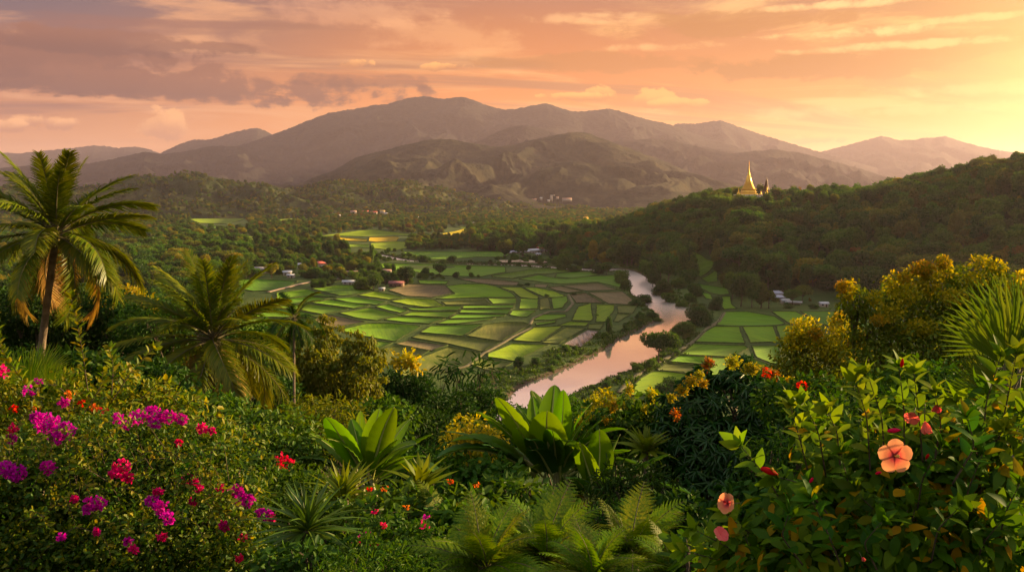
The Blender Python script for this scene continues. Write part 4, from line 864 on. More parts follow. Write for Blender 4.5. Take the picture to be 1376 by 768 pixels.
# trees one can name, traced one by one: (px, py of the foot, height in photo px, shape, tint, width factor)
SOLO = [(878, 383, 26, 'round', 'dark green', .9), (890, 393, 20, 'bushy', 'dark green', 1.1), (902, 402, 15, 'bushy', 'green', 1.2), (915, 408, 11, 'bushy', 'green', 1.4), (868, 374, 30, 'round', 'green', .8), (885, 490, 47, 'spreading', 'dark green', .9), (818, 449, 24, 'tall', 'dark green', .75), (941, 436, 27, 'bushy', 'dark green', 1.0), (963, 416, 19, 'bushy', 'dark green', .85), (921, 449, 17, 'bushy', 'green', 1.5), (912, 447, 13, 'bushy', 'dark green', 1.3), (933, 398, 17, 'bushy', 'dark green', 1.0), (926, 404, 12, 'bushy', 'green', 1.2), (923, 381, 18, 'bushy', 'green', 1.2), (912, 386, 14, 'bushy', 'green', 1.3), (897, 384, 46, 'round', 'green', .75), (886, 379, 38, 'round', 'dark green', .8), (873, 372, 34, 'round', 'dark green', .8), (757, 362, 21, 'bushy', 'green', 1.0), (770, 365, 9, 'bushy', 'dark green', 1.3), (778, 364, 7, 'bushy', 'green', 1.2), (815, 369, 18, 'round', 'green', 1.0), (806, 367, 13, 'bushy', 'dark green', 1.2), (834, 380, 17, 'bushy', 'green', 1.1), (840, 388, 13, 'bushy', 'green', 1.0), (832, 373, 10, 'bushy', 'green', 1.3), (866, 403, 12, 'bushy', 'dark green', 1.6), (855, 410, 10, 'bushy', 'dark green', 1.5), (876, 425, 8, 'bushy', 'dark green', 1.8), (884, 428, 6, 'bushy', 'green', 1.8), (591, 371, 18, 'round', 'dark green', 1.1), (612, 372.5, 8, 'bushy', 'dark green', .9), (630, 365, 9.5, 'round', 'green', .9), (633, 372, 6, 'bushy', 'green', 1.0), (643, 373, 4, 'bushy', 'green', 1.0), (572, 370, 12, 'bushy', 'dark green', .9), (529, 369, 15, 'tall', 'dark green', .9), (548, 382, 25, 'round', 'dark green', 1.0), (541, 379, 22, 'round', 'green', .9), (503, 391, 23, 'round', 'dark green', 1.0), (489, 389, 17, 'bushy', 'green', 1.2), (500, 354, 25, 'tall', 'green', .6), (570, 352, 10, 'bushy', 'dark green', 1.3), (597, 352, 8, 'bushy', 'dark green', 1.2), (606, 351, 8, 'bushy', 'dark green', 1.3), (720, 490, 11, 'bushy', 'dark green', 1.0), (697, 492, 14, 'bushy', 'dark green', .9), (858, 498, 9, 'bushy', 'green', 1.7), (875, 494, 15, 'bushy', 'green', 1.1), (1010, 413, 40, 'round', 'green', .8), (1022, 414, 34, 'tall', 'olive', 1.0), (995, 412, 44, 'round', 'dark green', .8), (983, 404, 40, 'round', 'green', .75), (1033, 414, 26, 'loose', 'olive', 1.1), (1065, 410, 22, 'spreading', 'green', 1.0), (1078, 407, 24, 'spreading', 'olive', .9), (1060, 414, 8, 'bushy', 'green', 1.4), (1094, 414, 7, 'bushy', 'dark green', 1.5), (907, 529, 22, 'bushy', 'dark green', 1.5), (893, 531, 17, 'bushy', 'dark green', 1.3), (1088, 407, 8, 'loose', 'rusty', .6), (735, 398, 3.5, 'bushy', 'dark green', 1.6), (771, 396, 3.5, 'bushy', 'dark green', 1.6), (709, 383, 3.5, 'bushy', 'dark green', 2.0), (700, 384, 3, 'bushy', 'dark green', 2.2), (802, 424, 3, 'bushy', 'green', 1.5)]
for (px, py, hp, sh, ti, wf) in SOLO:
    x, y, z = gp(px, py); z = gz(x, y); hm_ = hp / F * y * 1.01
    ROWS.append((x, y, z - .2, hm_ / {'round': 12, 'spreading': 11.4, 'tall': 12.8, 'pointed': 12.5, 'bushy': 8.6, 'loose': 12}[sh], sh, ti, 'solo', wf))

LANDMARKS = [('the golden pagoda', 1005, 262), ('the farm sheds', 1045, 400), ('the lone white hut', 1106, 410), ('the red roof', 428, 357), ('the maroon barn', 533, 382), ('the river bend', 915, 418), ('the long grey roof', 352, 362), ('the far hamlet', 728, 338), ('the ripe yellow fields', 450, 322), ('the white-roofed house', 388, 370), ('the wet earth plot', 783, 455), ('the pink palm-side roofs', 297, 345), ('the upper river reach', 865, 375), ('the distant stream', 530, 347), ('the brown fields', 800, 398), ('the hilltop', 1240, 245), ('the right hill edge', 1350, 300), ('the taller coconut palm', 75, 312), ('the lower coconut palm', 285, 450), ('the narrow bank fields', 955, 390), ('the slope centre', 1130, 330)]
def where(px, py):
    n, x, y = min(LANDMARKS, key=lambda l: (l[1] - px) ** 2 + 2.2 * (l[2] - py) ** 2); dx, dy = px - x, py - y
    far = math.hypot(dx, dy); q = ''
    if abs(dx) > 1.2 * abs(dy): return q + ('right of ' if dx > 0 else 'left of ') + n
    return q + ('below ' if dy > 0 else 'above ') + n
ORD = ['first', 'second', 'third', 'fourth', 'fifth', 'sixth', 'seventh', 'eighth', 'ninth', 'tenth', 'eleventh', 'twelfth', 'thirteenth', 'fourteenth', 'fifteenth', 'sixteenth', 'seventeenth', 'eighteenth', 'nineteenth', 'twentieth']
def sizeword(hp): return 'big' if hp > 30 else ('mid-sized' if hp > 17 else 'small')
def place_trees():
    ind, rest = [], []
    for r_ in ROWS:
        px, py = to_px(r_[0], r_[1], r_[2]); hp = r_[3] * 11.5 / r_[1] * F
        if r_[6] == 'solo': ind.append((1e9, r_, px, py, hp)); continue
        vis = 5 < px < 1371 and not (r_[6] in ('far', 'bank')) and (py - hp * .5 < (408 if px < 200 else 392 if px < 390 else 520)) and not (px > 1110 and py - hp * .6 > 425) and not (px > 1150 and py - hp * .6 > 385) and r_[1] > 330
        ind.append((hp if vis else -1, r_, px, py, hp))
    ind.sort(key=lambda q: -q[0]); keep = [q for q in ind[:262] if q[0] > 0]; rest = [q[1] for q in ind if q not in keep] if False else [q[1] for q in ind[len(keep):]]
    lab = {}
    for i, (_, r_, px, py, hp) in enumerate(keep):
        sw = sizeword(hp); key = (sw, r_[5], {'loose': 'thin-leaved'}.get(r_[4], r_[4]), where(px, py - hp / 2)); lab.setdefault(key, []).append((px, i))
    labels = {}
    for key, l in lab.items():
        l.sort(); base = '%s %s tree %s' % (key[1], key[2], key[3])
        for j, (_, i) in enumerate(l):
            if len(l) == 1: labels[i] = key[0] + ' ' + base
            else: labels[i] = '%s from left, %s %s' % (ORD[min(j, 19)], key[0], base)
    for i, (_, r_, px, py, hp) in enumerate(keep):
        sh, ti = r_[4], r_[5]; vi = rs.integers(len(TREES[sh])); cm, tm, jm = TREES[sh][vi]; wf = r_[7] if len(r_) > 7 else .85 + .3 * rs.random()
        o = root('tree', r_[:3], labels[i], 'tree', {'hill': 'trees of the wooded hill', 'solo': 'trees and bushes by the river and fields', 'grove': 'trees of the valley grove', 'village': 'trees round the village'}.get(r_[6], 'trees of the far hedgerows'), rs.random() * 6.28); s = r_[3]; o.scale = (s * wf, s * wf, s); assert len(o['label'].replace('-', ' ').split()) <= 16, o['label']
        c = bpy.data.objects.new('crown', cm); COL.objects.link(c); c.parent = o; c.material_slots[0].link = 'OBJECT'; c.material_slots[0].material = TINT[ti]
        t = bpy.data.objects.new('trunk', tm); COL.objects.link(t); t.parent = o
    rows = []
    for r_ in rest:
        vi = int(rs.integers(len(TREES[r_[4]]))); rows.append((r_[:3], KIND_IDX[(r_[4], vi, r_[5])], r_[3], rs.random() * 6.28))
    wood('forest', rows, 'mass of smaller trees over the hills, groves and far valley')
    print('TREES', len(keep), 'wood', len(rows), 'smallest', keep[-1][4])
place_trees()

# ------------------------------------------------------------------ rank grass and reeds along the banks
BANKM = leaf_mat('bank_grass', [(.040, .080, .010), (.060, .110, .014), (.075, .115, .018), (.045, .075, .014)], .3)
def bank_grass():
    r = np.random.default_rng(5); P = jgrid(-330, 400, 285, 1000, 1.55, r); d = bankdist(P[:, 0], P[:, 1])
    lim = 9 + 6 * fbm(P[:, 0] / 25, P[:, 1] / 25, 41, 3) + 8 * (P[:, 1] < 440)
    k = (d > .4) & (d < lim) & (r.random(len(P)) < 1.0 - .35 * (P[:, 1] > 500)); P = P[k]
    k = np.ones(len(P), bool)
    for q in PADP:
        if q[:, 1].min() < 1000:
            k &= ~inpoly(P, q)
    P = P[k]; z = ground_z(P[:, 0], P[:, 1]); mb = MB(); n = len(P)
    tall = np.clip(.5 + fbm(P[:, 0] / 9, P[:, 1] / 9, 47, 3) * 1.6, .15, 1.6)
    for j in range(4):
        q = np.c_[P + r.normal(size=(n, 2)) * .5, z - .1]; A = unit(r.normal(size=(n, 3)) * .55 + np.array((0, 0, .9))); Nf = rsphere(r, n)
        mb.inst(LF_TUFT, q, A, Nf, np.stack([(1.1 + r.random(n)) * tall, .9 + .5 * r.random(n), np.ones(n)], 1))
    o = link('bank_grass', mb.mesh('bank_grass'), BANKM); tag(o, 'lush green grass and reeds along the river banks', None, None, 'stuff'); print('bank', n)
bank_grass()
# ================================================================== THE SLOPE IN FRONT
def pxr(Y): return Y / F                                     # metres per photo pixel at distance Y
LM = {
 'palm': leaf_mat('palm_leaf', [(.070, .105, .012), (.10, .130, .015), (.135, .145, .018)], .30, .38),
 'palm_old': leaf_mat('dry_palm_leaf', [(.30, .19, .06), (.24, .15, .05), (.36, .25, .08)], .3, .6),
 'bougain': leaf_mat('bougainvillea_leaf', [(.028, .080, .009), (.038, .098, .011), (.052, .115, .012), (.080, .140, .014), (.13, .165, .018)], .34, .5),
 'vine': leaf_mat('vine_leaf', [(.070, .125, .012), (.10, .15, .016), (.15, .175, .02), (.22, .20, .025)], .4, .5),
 'climber': leaf_mat('climber_leaf', [(.044, .098, .012), (.060, .120, .015), (.090, .14, .018)], .32, .5),
 'hibiscus': leaf_mat('hibiscus_leaf', [(.030, .085, .009), (.042, .105, .011), (.034, .092, .010), (.060, .125, .012), (.048, .11, .012), (.038, .095, .010), (.085, .145, .014), (.050, .112, .012), (.070, .13, .012), (.30, .20, .02)], .40, .5, None, .22),
 'shoot': leaf_mat('young_hibiscus_leaf', [(.10, .17, .018), (.13, .20, .022), (.16, .21, .03)], .5, .45, None, .25),
 'mango': leaf_mat('mango_leaf', [(.016, .056, .010), (.024, .070, .012), (.034, .082, .014)], .18, .34, None, .5),
 'newred': leaf_mat('new_red_leaf', [(.36, .08, .02), (.40, .16, .025), (.28, .07, .025), (.20, .18, .025), (.09, .12, .018)], .42, .45),
 'neworange': leaf_mat('new_orange_leaf', [(.40, .25, .03), (.44, .31, .035), (.34, .18, .025), (.22, .22, .025), (.10, .14, .018)], .42, .45),
 'newyellow': leaf_mat('new_yellow_leaf', [(.36, .31, .03), (.42, .34, .035), (.22, .24, .025), (.12, .16, .018)], .42, .45),
 'golden': leaf_mat('golden_foliage', [(.26, .25, .02), (.38, .33, .025), (.48, .36, .03), (.16, .19, .018)], .42, .5),
 'lime': leaf_mat('lime_foliage', [(.080, .130, .013), (.11, .155, .016), (.155, .175, .02)], .4, .5),
 'bamboo': leaf_mat('bamboo_leaf', [(.095, .125, .013), (.125, .145, .016), (.17, .165, .02)], .4, .5),
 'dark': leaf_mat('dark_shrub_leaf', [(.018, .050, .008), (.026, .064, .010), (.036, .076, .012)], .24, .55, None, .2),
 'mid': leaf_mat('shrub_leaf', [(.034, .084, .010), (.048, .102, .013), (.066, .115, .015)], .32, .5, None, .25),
 'banana': leaf_mat('banana_leaf', [(.075, .155, .014), (.090, .170, .016), (.110, .185, .020)], .48, .36, (1.3, 1.25, .5), .45),
 'banana_dark': leaf_mat('old_banana_leaf', [(.050, .118, .024), (.062, .135, .026)], .3, .34, None, .5),
 'banana_dry': leaf_mat('dry_banana_leaf', [(.30, .17, .05), (.22, .12, .04)], .3, .6),
 'fern': leaf_mat('fern_leaf', [(.070, .140, .012), (.090, .160, .014), (.120, .175, .018)], .36, .45),
 'yucca': leaf_mat('strap_leaf', [(.045, .095, .018), (.06, .115, .022), (.085, .13, .028)], .24, .36, None, .45),
 'fan': leaf_mat('fan_palm_leaf', [(.060, .110, .014), (.080, .130, .018), (.10, .14, .02)], .38, .38),
 'magenta': leaf_mat('magenta_bract', [(.46, .016, .30), (.55, .022, .36), (.62, .04, .38)], .42, .55, (1.2, .8, 1.1), .2),
 'pinkred': leaf_mat('pink_red_bract', [(.62, .02, .13), (.66, .03, .20), (.55, .015, .09)], .42, .55, (1.2, .8, 1.0), .2),
 'scarlet': leaf_mat('scarlet_petal', [(.66, .05, .05), (.62, .035, .07)], .4, .5, (1.2, .9, .9), .2),
 'orangefl': leaf_mat('orange_petal', [(.68, .22, .07), (.62, .16, .06)], .4, .5, (1.2, 1, .9), .2),
}
STEM = plain('green_stem', (.10, .085, .04), .8, 0, .3, 20); TWIG = plain('twig_bark', (.075, .055, .035), .9, 0, .35, 12, .4); PALMBARK = plain('palm_bark', (.17, .125, .085), .9, 0, .35, 3, .8); CULM = plain('bamboo_culm', (.16, .16, .05), .5, 0, .25, 2)

def frond(L, droop, npair=74, lw=.033, ll=.80, vshape=.5, hang=.9, seed=0, curl=0.0, stiff=False):
    """palm frond along +x from the crown, arching down"""
    r = np.random.default_rng(seed); mb = MB(); n = 22; t = np.linspace(0, 1, n)
    ang = droop * t ** 1.35; dx = np.cos(ang); dz = -np.sin(ang); xs = np.concatenate([[0], np.cumsum((dx[1:] + dx[:-1]) / 2)]) / (n - 1) * L; zs = np.concatenate([[0], np.cumsum((dz[1:] + dz[:-1]) / 2)]) / (n - 1) * L
    ys = curl * L * t ** 2
    C = np.stack([xs, ys, zs], 1); mb.tube(C, np.linspace(.045, .008, n) * L / 4, 5, 1)
    tt = np.linspace(.16, .995, npair); P = np.stack([np.interp(tt, t, C[:, k]) for k in range(3)], 1)
    Tn = unit(np.stack([np.interp(tt, t, np.gradient(C[:, k])) for k in range(3)], 1)); up = unit(np.cross(np.cross(Tn, np.array((0, 0, 1.0))), Tn)); sd = np.cross(Tn, up)
    Ls = L / 4 * ll * (np.sin(np.pi * np.clip(.13 + .83 * ((tt - .16) / .84), 0, 1)) ** .55) * (.92 + .16 * r.random(npair))
    ns = 4
    for s in (-1, 1):
        fw = .45 + .55 * tt; D = unit(Tn * fw[:, None] + s * sd * 1.0 + up * vshape * (1 - .6 * tt)[:, None] + .09 * r.normal(size=(npair, 3)))
        v = []
        hg = hang * (.6 + .8 * r.random(npair))
        for k in range(ns + 1):
            q = k / ns; p = P + D * (Ls * q)[:, None]; p[:, 2] -= hg * Ls * q ** 2 * .75
            w = lw * (1 - q ** 1.8) + .003; wv = unit(np.cross(D, up)) * w; wv = wv * .8 + up * w * .35
            v.append(p - wv); v.append(p + wv)
        V = np.stack(v, 1); o = (np.arange(npair) * (2 * ns + 2))[:, None]
        q = np.vstack([np.hstack([o + 2 * k, o + 2 * k + 1, o + 2 * k + 3, o + 2 * k + 2]) for k in range(ns)])
        mb.add(V.reshape(-1, 3), q, None, 0)
    return mb
def place(o, origin, az, el, roll=0.0, sc=1.0):
    """turn a part built along +x to azimuth az and elevation el"""
    o.location = [float(a) for a in origin]; o.rotation_mode = 'QUATERNION'
    o.rotation_quaternion = Euler((0, 0, az)).to_quaternion() @ Euler((0, -el, 0)).to_quaternion() @ Euler((roll, 0, 0)).to_quaternion(); o.scale = (sc, sc, sc)
FR = [frond(4, d, seed=i, hang=h, curl=c).mesh('frond') for i, (d, h, c) in enumerate([(.35, .35, .02), (.6, .5, -.04), (.95, .7, .04), (1.3, .9, -.03), (1.6, 1.0, .03)])]
for m_ in FR: m_.materials.append(None); m_.materials.append(STEM)
FRMAT = {}
def coconut(px, py, Y, base_px, L, label, seed, n=25, lean=0.0):
    r = np.random.default_rng(seed); c = at(px, py, Y); b = at(base_px[0], base_px[1], Y); zb = gz(b[0], Y)
    k = (c[2] - zb); bx = c[0] + (b[0] - c[0]) / max(c[2] - b[2], .1) * k * .8
    o = root('coconut_palm', (bx, Y, zb), label, 'coconut palm'); O = np.array((bx, Y, zb)); cc = c - O
    t = np.linspace(0, 1, 14); tr = np.stack([cc[0] * t ** 1.3, cc[1] * t, cc[2] * t - .4 * (1 - t)], 1); mb = MB()
    rad = np.interp(t, [0, .06, .2, 1], [.34, .24, .19, .15]); pts, rr = [], []
    for i in range(len(t) - 1):
        for q in (0, .5): pts.append(tr[i] * (1 - q) + tr[i + 1] * q); rr.append(rad[i] * (1.06 if q == 0 else .97))
    mb.tube(pts + [tr[-1]], rr + [.12], 10); part('trunk', mb, PALMBARK, o, True)
    for i in range(n):
        q = i / (n - 1); az = i * 2.39996 + r.normal() * .12; el = R(84 - 118 * q ** .9) + r.normal() * .07
        me = FR[min(4, int(q * 3.2 + r.random() * 1.3))]; f = bpy.data.objects.new('frond', me); COL.objects.link(f); f.parent = o
        f.material_slots[0].link = 'OBJECT'; f.material_slots[0].material = LM['palm_old'] if (q > .93) else LM['palm']
        place(f, cc + np.array((0, 0, -.25 * q)), az, el, r.normal() * .25, L / 4 * (.95 + .15 * min(1, q * 2.2)) * (.93 + .14 * r.random()))
    for i in range(7):
        a = i * .9; m = MB(); m.lathe([(.0, -.14), (.09, -.10), (.125, 0), (.10, .09), (0, .14)], 10); ob = part('coconut', m, NUT, o, True); ob.location = cc + np.array((.27 * math.cos(a), .27 * math.sin(a), -.45 - .1 * (i % 3)))
    mb = MB()
    for i in range(5):
        a = i * 1.3 + .4; mb.tube([cc + np.array((.1 * math.cos(a), .1 * math.sin(a), -.1)), cc + np.array((.5 * math.cos(a), .5 * math.sin(a), -.15)), cc + np.array((.75 * math.cos(a), .75 * math.sin(a), -.7))], [.03, .025, .012], 5)
    part('flower_stalk', mb, STEM, o); return o
NUT = plain('coconut_husk', (.14, .12, .03), .6, 0, .3, 6)
coconut(76, 312, 40, (56, 455), 4.3, 'taller coconut palm with its crown high above the vine thicket', 1, 44)
coconut(286, 452, 37, (282, 545), 4.2, 'lower coconut palm with wide drooping crown in front of the paddies', 2, 42)

# ------------------------------------------------------------------ bushes and near trees built of traced clumps
def whorls(mb, r, blobs, size, cover, tmpl, k=9, droop=.55):
    """rosettes of drooping leaves over the shell of lumpy clumps"""
    for c, rad in blobs:
        c = np.asarray(c, float); rad = np.asarray(rad, float); area = 4 * math.pi * np.mean(rad) ** 2; n = max(3, int(cover * area / (size * size * 1.1))); d = rsphere(r, n); P0 = c + d * rad * (.72 + .36 * r.random((n, 1))); ax = unit(d * .8 + (0, 0, .55) + .25 * r.normal(size=(n, 3)))
        e1 = unit(np.cross(ax, (.31, .2, .9))); e2 = np.cross(ax, e1)
        for j in range(k):
            a = j * 2.399 + r.random(n); D = unit(ax * (.15 + .5 * r.random((n, 1))) + np.cos(a)[:, None] * e1 + np.sin(a)[:, None] * e2 - np.array((0, 0, droop)) * (.6 + .8 * r.random((n, 1)))); mb.inst(tmpl, P0, D, unit(ax * 1.0 + .25 * r.normal(size=(n, 3))), size * (.7 + .5 * r.random(n)))
def bush(name, label, cat, base, clumps, mat, leaf, cover=1.2, tmpl=LF_OVAL, seed=1, group=None, extra=(), stem_r=.03, bark=TWIG, depth=.3, droop=.3, up=.45, jit=.65, lumps=.28, fol='foliage', stems=True, inner=.12, dy=.85, trunk=None, whorl=0):
    """clumps: (px, py, Y, rx, ry) in photo pixels; base (px, Y) where it is rooted; extra: (part name, material, clumps, leaf px, cover, template)"""
    r = np.random.default_rng(seed); bx = (base[0] - W / 2) / F * base[1]; bz = gz(bx, base[1]); O = np.array((bx, base[1], bz - .05)); o = root(name, O, label, cat, group)
    def world(cl):
        out = []
        for c in cl:
            px, py, Y, rx, ry = c[:5]; s = pxr(Y); out.append((at(px, py, Y) - O, (rx * s, (c[5] if len(c) > 5 else dy * (rx + ry) / 2) * s, ry * s)))
        return out
    B = world(clumps); mb = MB(); sz = leaf * pxr(base[1]); (whorls(mb, r, B, sz, cover, tmpl) if whorl else shell_leaves(mb, r, B, sz, cover, tmpl, depth=depth, droop=droop, up=up, jit=jit, lumps=lumps, inner=inner)); part(fol, mb, mat, o)
    if stems:
        sb = MB()
        tk = trunk or stem_r
        for i, (c, rad) in enumerate(B):
            st = r.normal(size=3) * np.array((.6, .6, 0)) * tk * 2; mid = (st + c) / 2 + r.normal(size=3) * .08 * np.linalg.norm(c); mid[2] = c[2] * .55
            sb.tube([st + (0, 0, -.1), mid, c], [tk * (1.0 if i else 1.0), tk * .6, tk * .15], 6)
            for k in range(4):
                e = c + rsphere(r, 1)[0] * rad * .8; sb.tube([mid * .35 + c * .65, (c + e) / 2 + (0, 0, -.02), e], [tk * .3, tk * .2, tk * .06], 4, 0, False)
        part('trunk' if trunk else 'stem', sb, bark, o, True)
    for ex in extra:
        pn, pm, cl, lf, cv, tp = ex[:6]; kw = ex[6] if len(ex) > 6 else {}
        for cc in (cl if pn in ('flower_cluster', 'new_foliage') else [None]):
            mb = MB(); shell_leaves(mb, r, world([cc] if cc else cl), lf * pxr(base[1]), cv, tp, **{**(dict(depth=.85, droop=.1, up=.3, jit=.9, lumps=.95, lf=2.2) if pn == 'new_foliage' else dict(depth=.5, droop=.1, up=.3, jit=.8, lumps=.2)), **kw}); part(pn, mb, pm, o)
    return o
LF_BRACT = T([(0, 0, 0), (.35, -.34, .05), (.85, -.24, .1), (1, 0, .05), (.85, .24, .1), (.35, .34, .05)], [(0, 1, 2, 3), (0, 3, 4, 5)])
D_ = 'dark'
# -- trees on the lower slope, behind everything near
LOW = [
 # px, py, Y, rx, ry, material, leaf px, label
 ('tree', 30, 445, 62, 75, 60, 'dark', 'dark leafy tree behind the trunk of the taller coconut palm'),
 ('tree', 135, 440, 66, 62, 52, 'dark', 'very dark broad tree between the two coconut palms, nearer the tall one'),
 ('tree', 205, 450, 60, 50, 50, 'dark', 'dark tree directly left of the lower coconut palm crown'),
 ('tree', 165, 412, 78, 45, 26, 'golden', 'golden topped tree peeping out between the two coconut palms'),
 ('tree', 225, 425, 84, 40, 26, 'mid', 'green round tree behind the left fronds of the lower coconut palm'),
 ('tree', 345, 470, 70, 55, 38, 'mid', 'green tree behind the right fronds of the lower coconut palm'),
 ('tree', 345, 525, 52, 60, 40, 'dark', 'dark tree under the drooping fronds of the lower coconut palm'),
 ('tree', 500, 545, 66, 50, 40, 'dark', 'dark tree below the right plumes of the bamboo'),
 ('tree', 545, 535, 62, 40, 44, 'dark', 'dark tree with a golden tuft on top, right of the bamboo'),
 ('tree', 600, 560, 64, 46, 38, 'dark', 'dark tree left of the two blue green bushes above the river end'),
 ('tree', 642, 540, 82, 36, 28, 'dark', 'dark round tree where the lowest paddies end'),
 ('tree', 690, 572, 70, 44, 28, 'mid', 'green tree at the foot of the visible river, behind the big banana'),
 ('tree', 760, 565, 66, 60, 30, 'mid', 'green tree just right behind the big banana clump'),
 ('tree', 835, 570, 60, 50, 34, 'lime', 'lime green tree between the big banana and the yellow tipped shrubs'),
 ('tree', 905, 575, 55, 60, 40, 'dark', 'dark tree behind the mango with red new leaves'),
 ('tree', 1060, 540, 55, 60, 50, 'dark', 'dark tree between the mango and the golden flowering tree'),
 ('tree', 1190, 530, 44, 85, 50, 'dark', 'dark tree below the big golden green tree'),
 ('tree', 1300, 520, 42, 80, 60, 'dark', 'dark tree behind the spreading fan palm'),
 ('tree', 455, 585, 44, 60, 40, 'dark', 'dark tree in the hollow behind the smaller banana clump'),
 ('tree', 560, 590, 38, 70, 45, 'dark', 'dark tree in the hollow between the two banana clumps'),
 ('tree', 660, 610, 34, 70, 40, 'dark', 'dark low tree left behind the big banana clump'),
]
LOW += [('tree', 1465, 470, 40, 90, 70, 'dark', 'dark tree beyond the right frame edge behind the fan palm'), ('tree', 1620, 470, 34, 100, 80, 'mid', 'green tree beyond the right frame edge, second one out'), ('tree', 1480, 560, 20, 110, 80, 'mid', 'leafy tree beyond the right frame edge beside the fan palm'), ('tree', -90, 450, 55, 80, 70, 'dark', 'dark tree beyond the left frame edge behind the palm'), ('tree', -110, 540, 20, 110, 80, 'mid', 'leafy tree beyond the left frame edge beside the vines'), ('tree', 1560, 640, 9, 150, 110, 'mid', 'low leafy tree beyond the right frame edge beside the hibiscus'), ('tree', -120, 660, 9, 120, 90, 'mid', 'low leafy tree beyond the left frame edge beside the bougainvillea')]
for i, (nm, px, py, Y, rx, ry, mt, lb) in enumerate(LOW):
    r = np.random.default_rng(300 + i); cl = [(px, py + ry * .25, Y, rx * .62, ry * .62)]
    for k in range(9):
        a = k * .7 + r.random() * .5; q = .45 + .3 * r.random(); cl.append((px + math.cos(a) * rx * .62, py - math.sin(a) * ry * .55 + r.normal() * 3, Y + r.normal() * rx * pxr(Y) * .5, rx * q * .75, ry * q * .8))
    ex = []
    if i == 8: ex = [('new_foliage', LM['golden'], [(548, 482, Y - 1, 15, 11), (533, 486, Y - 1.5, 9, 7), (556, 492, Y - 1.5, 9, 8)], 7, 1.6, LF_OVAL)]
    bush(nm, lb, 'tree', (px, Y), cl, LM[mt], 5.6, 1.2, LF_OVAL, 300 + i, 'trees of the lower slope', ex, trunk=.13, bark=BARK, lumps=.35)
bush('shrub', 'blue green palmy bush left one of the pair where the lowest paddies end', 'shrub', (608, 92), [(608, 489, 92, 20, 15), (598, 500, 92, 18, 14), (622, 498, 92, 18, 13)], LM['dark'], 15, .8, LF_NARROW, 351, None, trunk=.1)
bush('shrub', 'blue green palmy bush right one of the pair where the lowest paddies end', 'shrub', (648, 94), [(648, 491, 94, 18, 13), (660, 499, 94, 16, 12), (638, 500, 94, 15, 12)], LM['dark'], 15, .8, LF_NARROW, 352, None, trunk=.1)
bush('shrub', 'yellow leaved shrub between the two banana clumps', 'shrub', (632, 23), [(632, 575, 23, 28, 20), (655, 590, 23, 26, 18), (612, 592, 23, 24, 18), (640, 605, 23, 36, 20)], LM['golden'], 8, .85, LF_OVAL, 353, depth=.5)
# -- bamboo: arching plumes
def bamboo():
    Y = 56; r = np.random.default_rng(41); bx = (440 - W / 2) / F * Y; O = np.array((bx, Y, gz(bx, Y))); o = root('bamboo_clump', O, 'plumed yellow green bamboo clump right of the lower coconut palm', 'bamboo')
    cul, fol = MB(), MB(); s = pxr(Y)
    tips = [(388, 452), (402, 440), (418, 432), (436, 428), (452, 446), (470, 452), (488, 446), (506, 458), (514, 474), (380, 480), (396, 500), (420, 470), (445, 480), (468, 490), (492, 500), (512, 506), (430, 510), (460, 525), (400, 530), (480, 530), (440, 455), (500, 480)]
    for i, (a, b) in enumerate(tips):
        tp = at(a, b, Y + r.normal() * 2.0) - O; st = np.array((r.normal() * .5, r.normal() * .5, -.1)); ap = st * .2 + tp * .8 + np.array((0, 0, 1.0 + .8 * r.random())); ap[0] = st[0] * .4 + tp[0] * .6
        t = np.linspace(0, 1, 14)[:, None]; C = (1 - t) ** 2 * st + 2 * t * (1 - t) * ap + t ** 2 * (tp); cul.tube(C, np.linspace(.05, .008, 14), 5)
        for q in np.linspace(.5, 1, 11):
            c = (1 - q) ** 2 * st + 2 * q * (1 - q) * ap + q ** 2 * tp; w = (.30 + .50 * math.sin(q * 2.9)) * .75; shell_leaves(fol, r, [(c + r.normal(size=3) * .22, (w, w, w * .62))], .27, .95, LF_OVAL, depth=.6, droop=.9, up=.5, jit=.6)
    part('culm', cul, CULM, o, True); part('foliage', fol, LM['bamboo'], o)
bamboo()
def slender_palm():
    Y = 46; c = at(395, 428, Y); zb = gz(c[0], Y); O = np.array((c[0] - .3, Y, zb)); o = root('slender_palm', O, 'thin trunked palm with dark hanging leaves beside the bamboo', 'palm'); cc = c - O
    m = MB(); m.tube([(0, 0, -.2), (cc[0] * .4, 0, cc[2] * .5), cc], [.09, .07, .06], 8); part('trunk', m, PALMBARK, o, True); r = np.random.default_rng(5)
    for i in range(15):
        f = bpy.data.objects.new('frond', FR[4 if i > 4 else 2]); COL.objects.link(f); f.parent = o; f.material_slots[0].link = 'OBJECT'; f.material_slots[0].material = LM['dark'] if i % 3 else LM['palm']; place(f, cc, i * 2.4, R(70 - 8 * i), r.normal() * .3, .55)
slender_palm()

